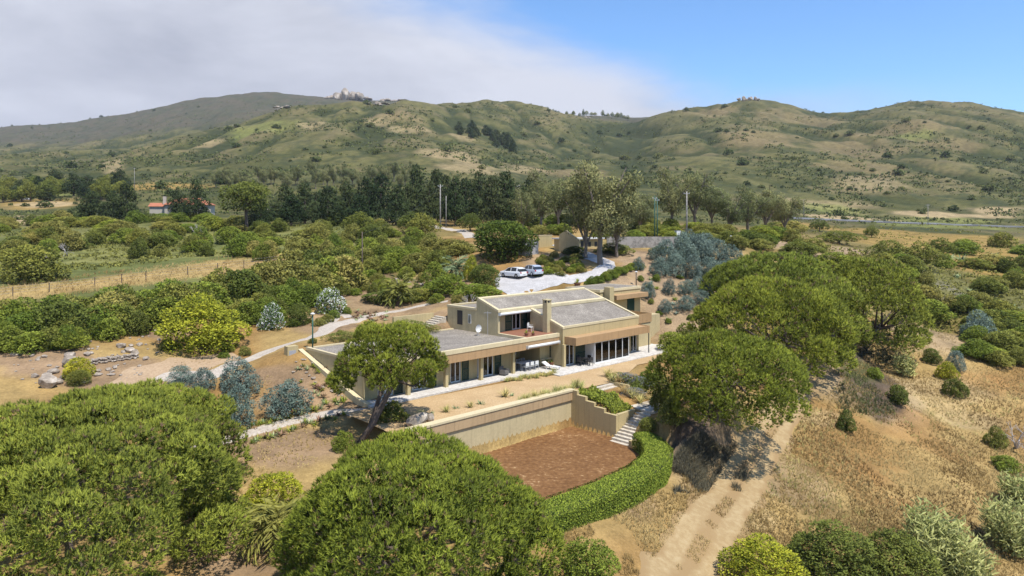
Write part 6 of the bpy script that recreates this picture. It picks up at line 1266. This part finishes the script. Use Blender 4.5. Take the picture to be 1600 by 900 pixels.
# ------------------------------------------------------------------ cars
M_carw = solid('white_car_paint', (.74, .75, .76), .25, .02, spec=.6); M_cars = solid('silver_blue_car_paint', (.50, .54, .60), .28, .03, metal=.2, spec=.6); M_tyre = solid('tyre_rubber', (.02, .02, .02), .8, .1); M_rim = solid('wheel_alloy', (.5, .5, .52), .35, .05, metal=.6); M_cg = solid('dark_car_glass', (.02, .025, .03), .06, .05, spec=.8); M_redl = solid('red_tail_lens', (.4, .02, .02), .25, .05); M_headl = solid('clear_lamp_lens', (.7, .72, .74), .15, .05)
def car(name, loc, rz, paint, label, L=4.0, W=1.72, H=1.46):
    e = empty(name, loc, rz); tag(e, label, 'car')
    def loft(secs, nm, mat, smooth=True):
        n = len(secs[0]); mb = MB()
        for s_ in secs: mb.v += s_
        for i in range(len(secs) - 1):
            for j in range(n): mb.f.append((i * n + j, i * n + (j + 1) % n, (i + 1) * n + (j + 1) % n, (i + 1) * n + j))
        mb.f.append(tuple(range(n - 1, -1, -1))); mb.f.append(tuple(range((len(secs) - 1) * n, len(secs) * n))); return mb.build(nm, mat, e, smooth=False, bevel=.02 if nm == 'body' else 0)
    xs = [-.5, -.485, -.42, -.3, -.1, .1, .26, .40, .475, .5]; top = [.50, .62, .65, .64, .63, .63, .62, .57, .50, .42]; wd = [.80, .92, .97, 1, 1, 1, 1, .97, .88, .74]; lo = [.24, .20, .16, .15, .15, .15, .15, .16, .19, .23]
    secs = []
    for x, t, w, l in zip(xs, top, wd, lo): y = W / 2 * w; secs.append([(x * L, -y * .93, l * H), (x * L, -y, (l + .12) * H), (x * L, -y, (t - .12) * H), (x * L, -y * .92, t * H), (x * L, y * .92, t * H), (x * L, y, (t - .12) * H), (x * L, y, (l + .12) * H), (x * L, y * .93, l * H)])
    loft(secs, 'body', paint)
    cx = [(-.485, .62), (-.40, .90), (-.28, .98), (-.05, 1.0), (.06, .97), (.27, .62)]; secs = []
    for x, t in cx: y = W / 2 * (.90 if t < .7 else .74); secs.append([(x * L, -W / 2 * .90, .60 * H), (x * L, -y, t * H), (x * L, y, t * H), (x * L, W / 2 * .90, .60 * H)])
    loft(secs, 'glass_house', M_cg)
    rf = [(-.41, .905), (-.28, .99), (-.05, 1.012), (.07, .98)]; secs = []
    for x, t in rf: y = W / 2 * .75; secs.append([(x * L, -y, (t - .035) * H), (x * L, -y * .97, t * H), (x * L, y * .97, t * H), (x * L, y, (t - .035) * H)])
    loft(secs, 'roof', paint)
    for sd in (-1, 1):
        for (x0, x1) in ((.075, .275), (-.055, -.03), (-.36, -.30)):
            y0 = sd * W / 2 * .915; y1 = sd * W / 2 * .76; a = x0 * L; b = x1 * L
            if x0 > 0: MB().tube([(x0 * L, y1, .97 * H), (b, y0, .62 * H)], .035, 5).build('pillar', paint, e)
            else: MB().hexa([(a, y0 - .012, .6 * H), (b, y0 - .012, .6 * H), (b, y0 + .012, .6 * H), (a, y0 + .012, .6 * H), (a, y1 - .012, .96 * H), (b, y1 - .012, .96 * H), (b, y1 + .012, .96 * H), (a, y1 + .012, .96 * H)]).build('pillar', paint, e)
        for x in (-.31, .31):
            t_ = MB(); prof = [(.17, -.1), (.30, -.1), (.315, -.06), (.315, .06), (.30, .1), (.17, .1)]
            k = 18
            for r_, z_ in prof:
                for j in range(k): q = 2 * math.pi * j / k; t_.v.append((x * L + r_ * math.cos(q), sd * (W / 2 - .09) + z_, .315 + r_ * math.sin(q)))
            for i in range(5):
                for j in range(k): t_.f.append((i * k + j, i * k + (j + 1) % k, (i + 1) * k + (j + 1) % k, (i + 1) * k + j))
            wh = t_.build('wheel', M_tyre, e)
            d_ = MB().tube([(x * L, sd * (W / 2 - .16), .315), (x * L, sd * (W / 2 + .004), .315)], .19, 12); d_.build('rim', M_rim, wh)
        MB().box(-.505 * L, -.47 * L, sd * W * .30, sd * W * .43, .44 * H, .60 * H).build('tail_light', M_redl, e, bevel=.02); MB().box(.44 * L, .482 * L, sd * W * .26, sd * W * .41, .40 * H, .49 * H).build('headlight', M_headl, e, bevel=.02)
        MB().box(.19 * L, .235 * L, sd * W * .5, sd * W * .58, .60 * H, .68 * H).build('mirror', paint, e, bevel=.02)
    MB().box(-.512 * L, -.498 * L, -.26, .26, .36 * H, .43 * H).build('number_plate', M_white, e)
    return e
cx0, cy0, cz0 = spot(802.5, 434.5); car('parked_car', (cx0, cy0, cz0 + .07), math.radians(136), M_carw, 'white hatchback parked on the pale parking court', 4.1)
cx0, cy0, cz0 = spot(831, 431.5); car('parked_car', (cx0, cy0, cz0 + .07), math.radians(122), M_cars, 'silver blue hatchback parked beside the white one', 3.7, 1.66, 1.5)
fx, fy, fz = X_(40, 352), 352.0, hz(X_(40, 352), 352.0); car('distant_car', (fx, fy, fz + .05), .1, M_carw, 'tiny white car in the dry field at the far left', 4.6, 1.8, 1.6)
# ------------------------------------------------------------------ terrace furniture
def hl(a, b, z=.1): x, y = loc2w(a, b); return (x, y, z)
def chair(loc, rz, label, frame, seat, group=None):
    e = empty('garden_chair', loc, rz); tag(e, label, 'chair', group)
    for x in (-.24, .24):
        for y in (-.24, .24): MB().box(x - .02, x + .02, y - .02, y + .02, 0, .44 if y < 0 else .9).build('leg', frame, e)
    MB().box(-.27, .27, -.27, .27, .44, .48).build('seat', seat, e); MB().box(-.22, .22, .22, .26, .55, .92).build('backrest', seat, e)
    for x in (-.27, .23): MB().box(x, x + .04, -.24, .22, .64, .67).build('armrest', frame, e)
    return e
def table(loc, rz, w, d, label, mat, frame):
    e = empty('garden_table', loc, rz); tag(e, label, 'table'); MB().box(-w / 2, w / 2, -d / 2, d / 2, .71, .75).build('top', mat, e, bevel=.01)
    for x in (-1, 1):
        for y in (-1, 1): MB().box(x * (w / 2 - .08) - .03, x * (w / 2 - .08) + .03, y * (d / 2 - .08) - .03, y * (d / 2 - .08) + .03, 0, .71).build('leg', frame, e)
table(hl(2.4, .6), HROT, 2.2, 1.0, 'long dining table under the porch', M_white, M_grey)
for k in range(3):
    for sd in (-1, 1): chair(hl(1.7 + .7 * k, .6 + sd * .8), HROT + (0 if sd > 0 else math.pi), 'light chair at the long dining table under the porch', M_grey, M_white if sd < 0 else M_cush, 'chairs round the porch table')
table(hl(8.6, -2.2), HROT + .3, .8, .8, 'small dark table before the tall wing', M_black, M_black)
for k, (a, b, r) in enumerate([(7.9, -2.3, 1.6), (9.25, -2.2, -1.6), (8.7, -2.9, 3.1), (8.5, -1.65, 0)]): chair(hl(a, b), HROT + r, 'dark chair at the small table before the tall wing', M_black, M_black, 'chairs round the small table')
def lounger(loc, rz, label):
    e = empty('sun_lounger', loc, rz); tag(e, label, 'lounger'); MB().box(-.33, .33, -1, .3, .28, .36).build('bed', M_white, e, bevel=.02); MB().hexa([(-.33, .3, .28), (.33, .3, .28), (.33, .95, .62), (-.33, .95, .62), (-.33, .3, .36), (.33, .3, .36), (.33, .93, .70), (-.33, .93, .70)]).build('backrest', M_white, e)
    for x in (-.28, .28):
        for y in (-.9, .35): MB().box(x - .03, x + .03, y - .03, y + .03, 0, .28).build('leg', M_white, e)
lounger(hl(4.3, -1.3), HROT + .15, 'white sun lounger at the porch edge')
e = empty('armchair', hl(-1.2, .0), HROT + .3); tag(e, 'grey cushioned armchair by the porch column', 'armchair'); MB().box(-.38, .38, -.38, .38, .1, .42).build('seat', M_cush, e, bevel=.04); MB().box(-.38, .38, .25, .42, .42, .85).build('backrest', M_cush, e, bevel=.04)
for x in (-.44, .32): MB().box(x, x + .12, -.36, .3, .1, .6).build('armrest', M_cush, e, bevel=.03)
chair((*loc2w(5.2, 2.6), 3.55), HROT + .4, 'white plastic chair on the upper balcony', M_white, M_white)
def pot(loc, r, label, mat=None):
    e = empty('plant_pot', loc); tag(e, label, 'plant pot'); MB().lathe([(r * .7, 0), (r, r * 1.2), (r * 1.08, r * 1.2), (r * 1.08, r * 1.4), (r * .9, r * 1.4)], 0, 0, 14).build('pot', mat or M_tile, e, smooth=False)
    link('plant', agavep(1, M_lush), e, (0, 0, r * 1.3), 0, r * 2.6)
pot((*loc2w(2.6, .6), 3.545), .22, 'terracotta pot on the upper balcony'); pot((*loc2w(3.3, .3), 3.545), .18, 'smaller pot beside it on the upper balcony'); pot(hl(5.0, .0), .28, 'planter under the kitchen window'); pot(hl(5.7, -.1), .24, 'second planter under the kitchen window')
X, Y, Z = spot(902, 451); pot((X, Y, Z), .45, 'large terracotta pot behind the roof edge')
# satellite dish on the low roof
dx, dy = loc2w(.2, 5.6); ds = empty('satellite_dish', (dx, dy, 3.3), HROT); tag(ds, 'white satellite dish standing on the low gravel roof', 'satellite dish')
MB().tube([(0, 0, 0), (0, 0, .55)], .03, 6).build('mast', M_grey, ds); MB().box(-.25, .25, -.25, .25, .005, .06).build('base', M_cblk, ds)
dm = MB(); rings = 5; k = 20
for i in range(rings + 1):
    r = .42 * i / rings
    for j in range(k): q = 2 * math.pi * j / k; dm.v.append((r * math.cos(q), -.25 * (r / .42) ** 2 * .5, .75 + r * math.sin(q)))
for i in range(rings):
    for j in range(k): dm.f.append((i * k + j, i * k + (j + 1) % k, (i + 1) * k + (j + 1) % k, (i + 1) * k + j))
d_ = dm.build('dish', M_white, ds, smooth=True); MB().tube([(0, -.02, .4), (0, -.5, .68)], .015, 5).build('feed_arm', M_grey, ds); MB().box(-.04, .04, -.56, -.48, .64, .74).build('receiver', M_grey, ds)
# antenna on the flank
ax, ay = loc2w(1.55, 4.9); an_ = empty('roof_antenna', (ax, ay, 3.3)); tag(an_, 'thin antenna mast against the upper flank wall', 'antenna'); MB().tube([(-.4, -.4, 0), (-.4, -.4, 2.6)], .025, 6).build('mast', M_grey, an_); MB().box(-.8, 0, -.42, -.38, 2.4, 2.44).build('boom', M_grey, an_)
# steps from the parking court
ps = empty('parking_steps', spot(797, 461), HROT); tag(ps, 'short pale steps from the parking court towards the house', 'steps')
for i in range(4): MB().box(-1.4, 1.4, -.4 * (i + 1), -.4 * i + .02, -2, -.17 * i).build('step', M_step, ps, bevel=.01)
ss = empty('side_steps', (*loc2w(-1.6, 13.2), 0), HROT); tag(ss, 'cream wall and pale steps beside the rear annexe', 'steps')
MB().box(-3.2, 2.4, .9, 1.2, 2.5, 4.9).build('side_wall', M_pl, ss, bevel=.01)
for i in range(6): MB().box(.4 + .4 * i, .82 + .4 * i, -.9, .88, 2.5, 3.7 + .17 * i).build('step', M_step, ss, bevel=.01)
# ------------------------------------------------------------------ air
hzm = bpy.data.materials.new('thin_haze'); hzm.use_nodes = True; nt = hzm.node_tree; nt.nodes.clear(); o_ = nt.nodes.new('ShaderNodeOutputMaterial'); pv = nt.nodes.new('ShaderNodeVolumePrincipled')
pv.inputs['Color'].default_value = (.80, .87, 1.0, 1); pv.inputs['Density'].default_value = 0.00006; nt.links.new(pv.outputs[0], o_.inputs['Volume'])
tag(MB().box(-9000, 9000, -60, 6500, -400, 500).build('haze', hzm), 'thin bluish haze over the hills', None, kind='stuff')
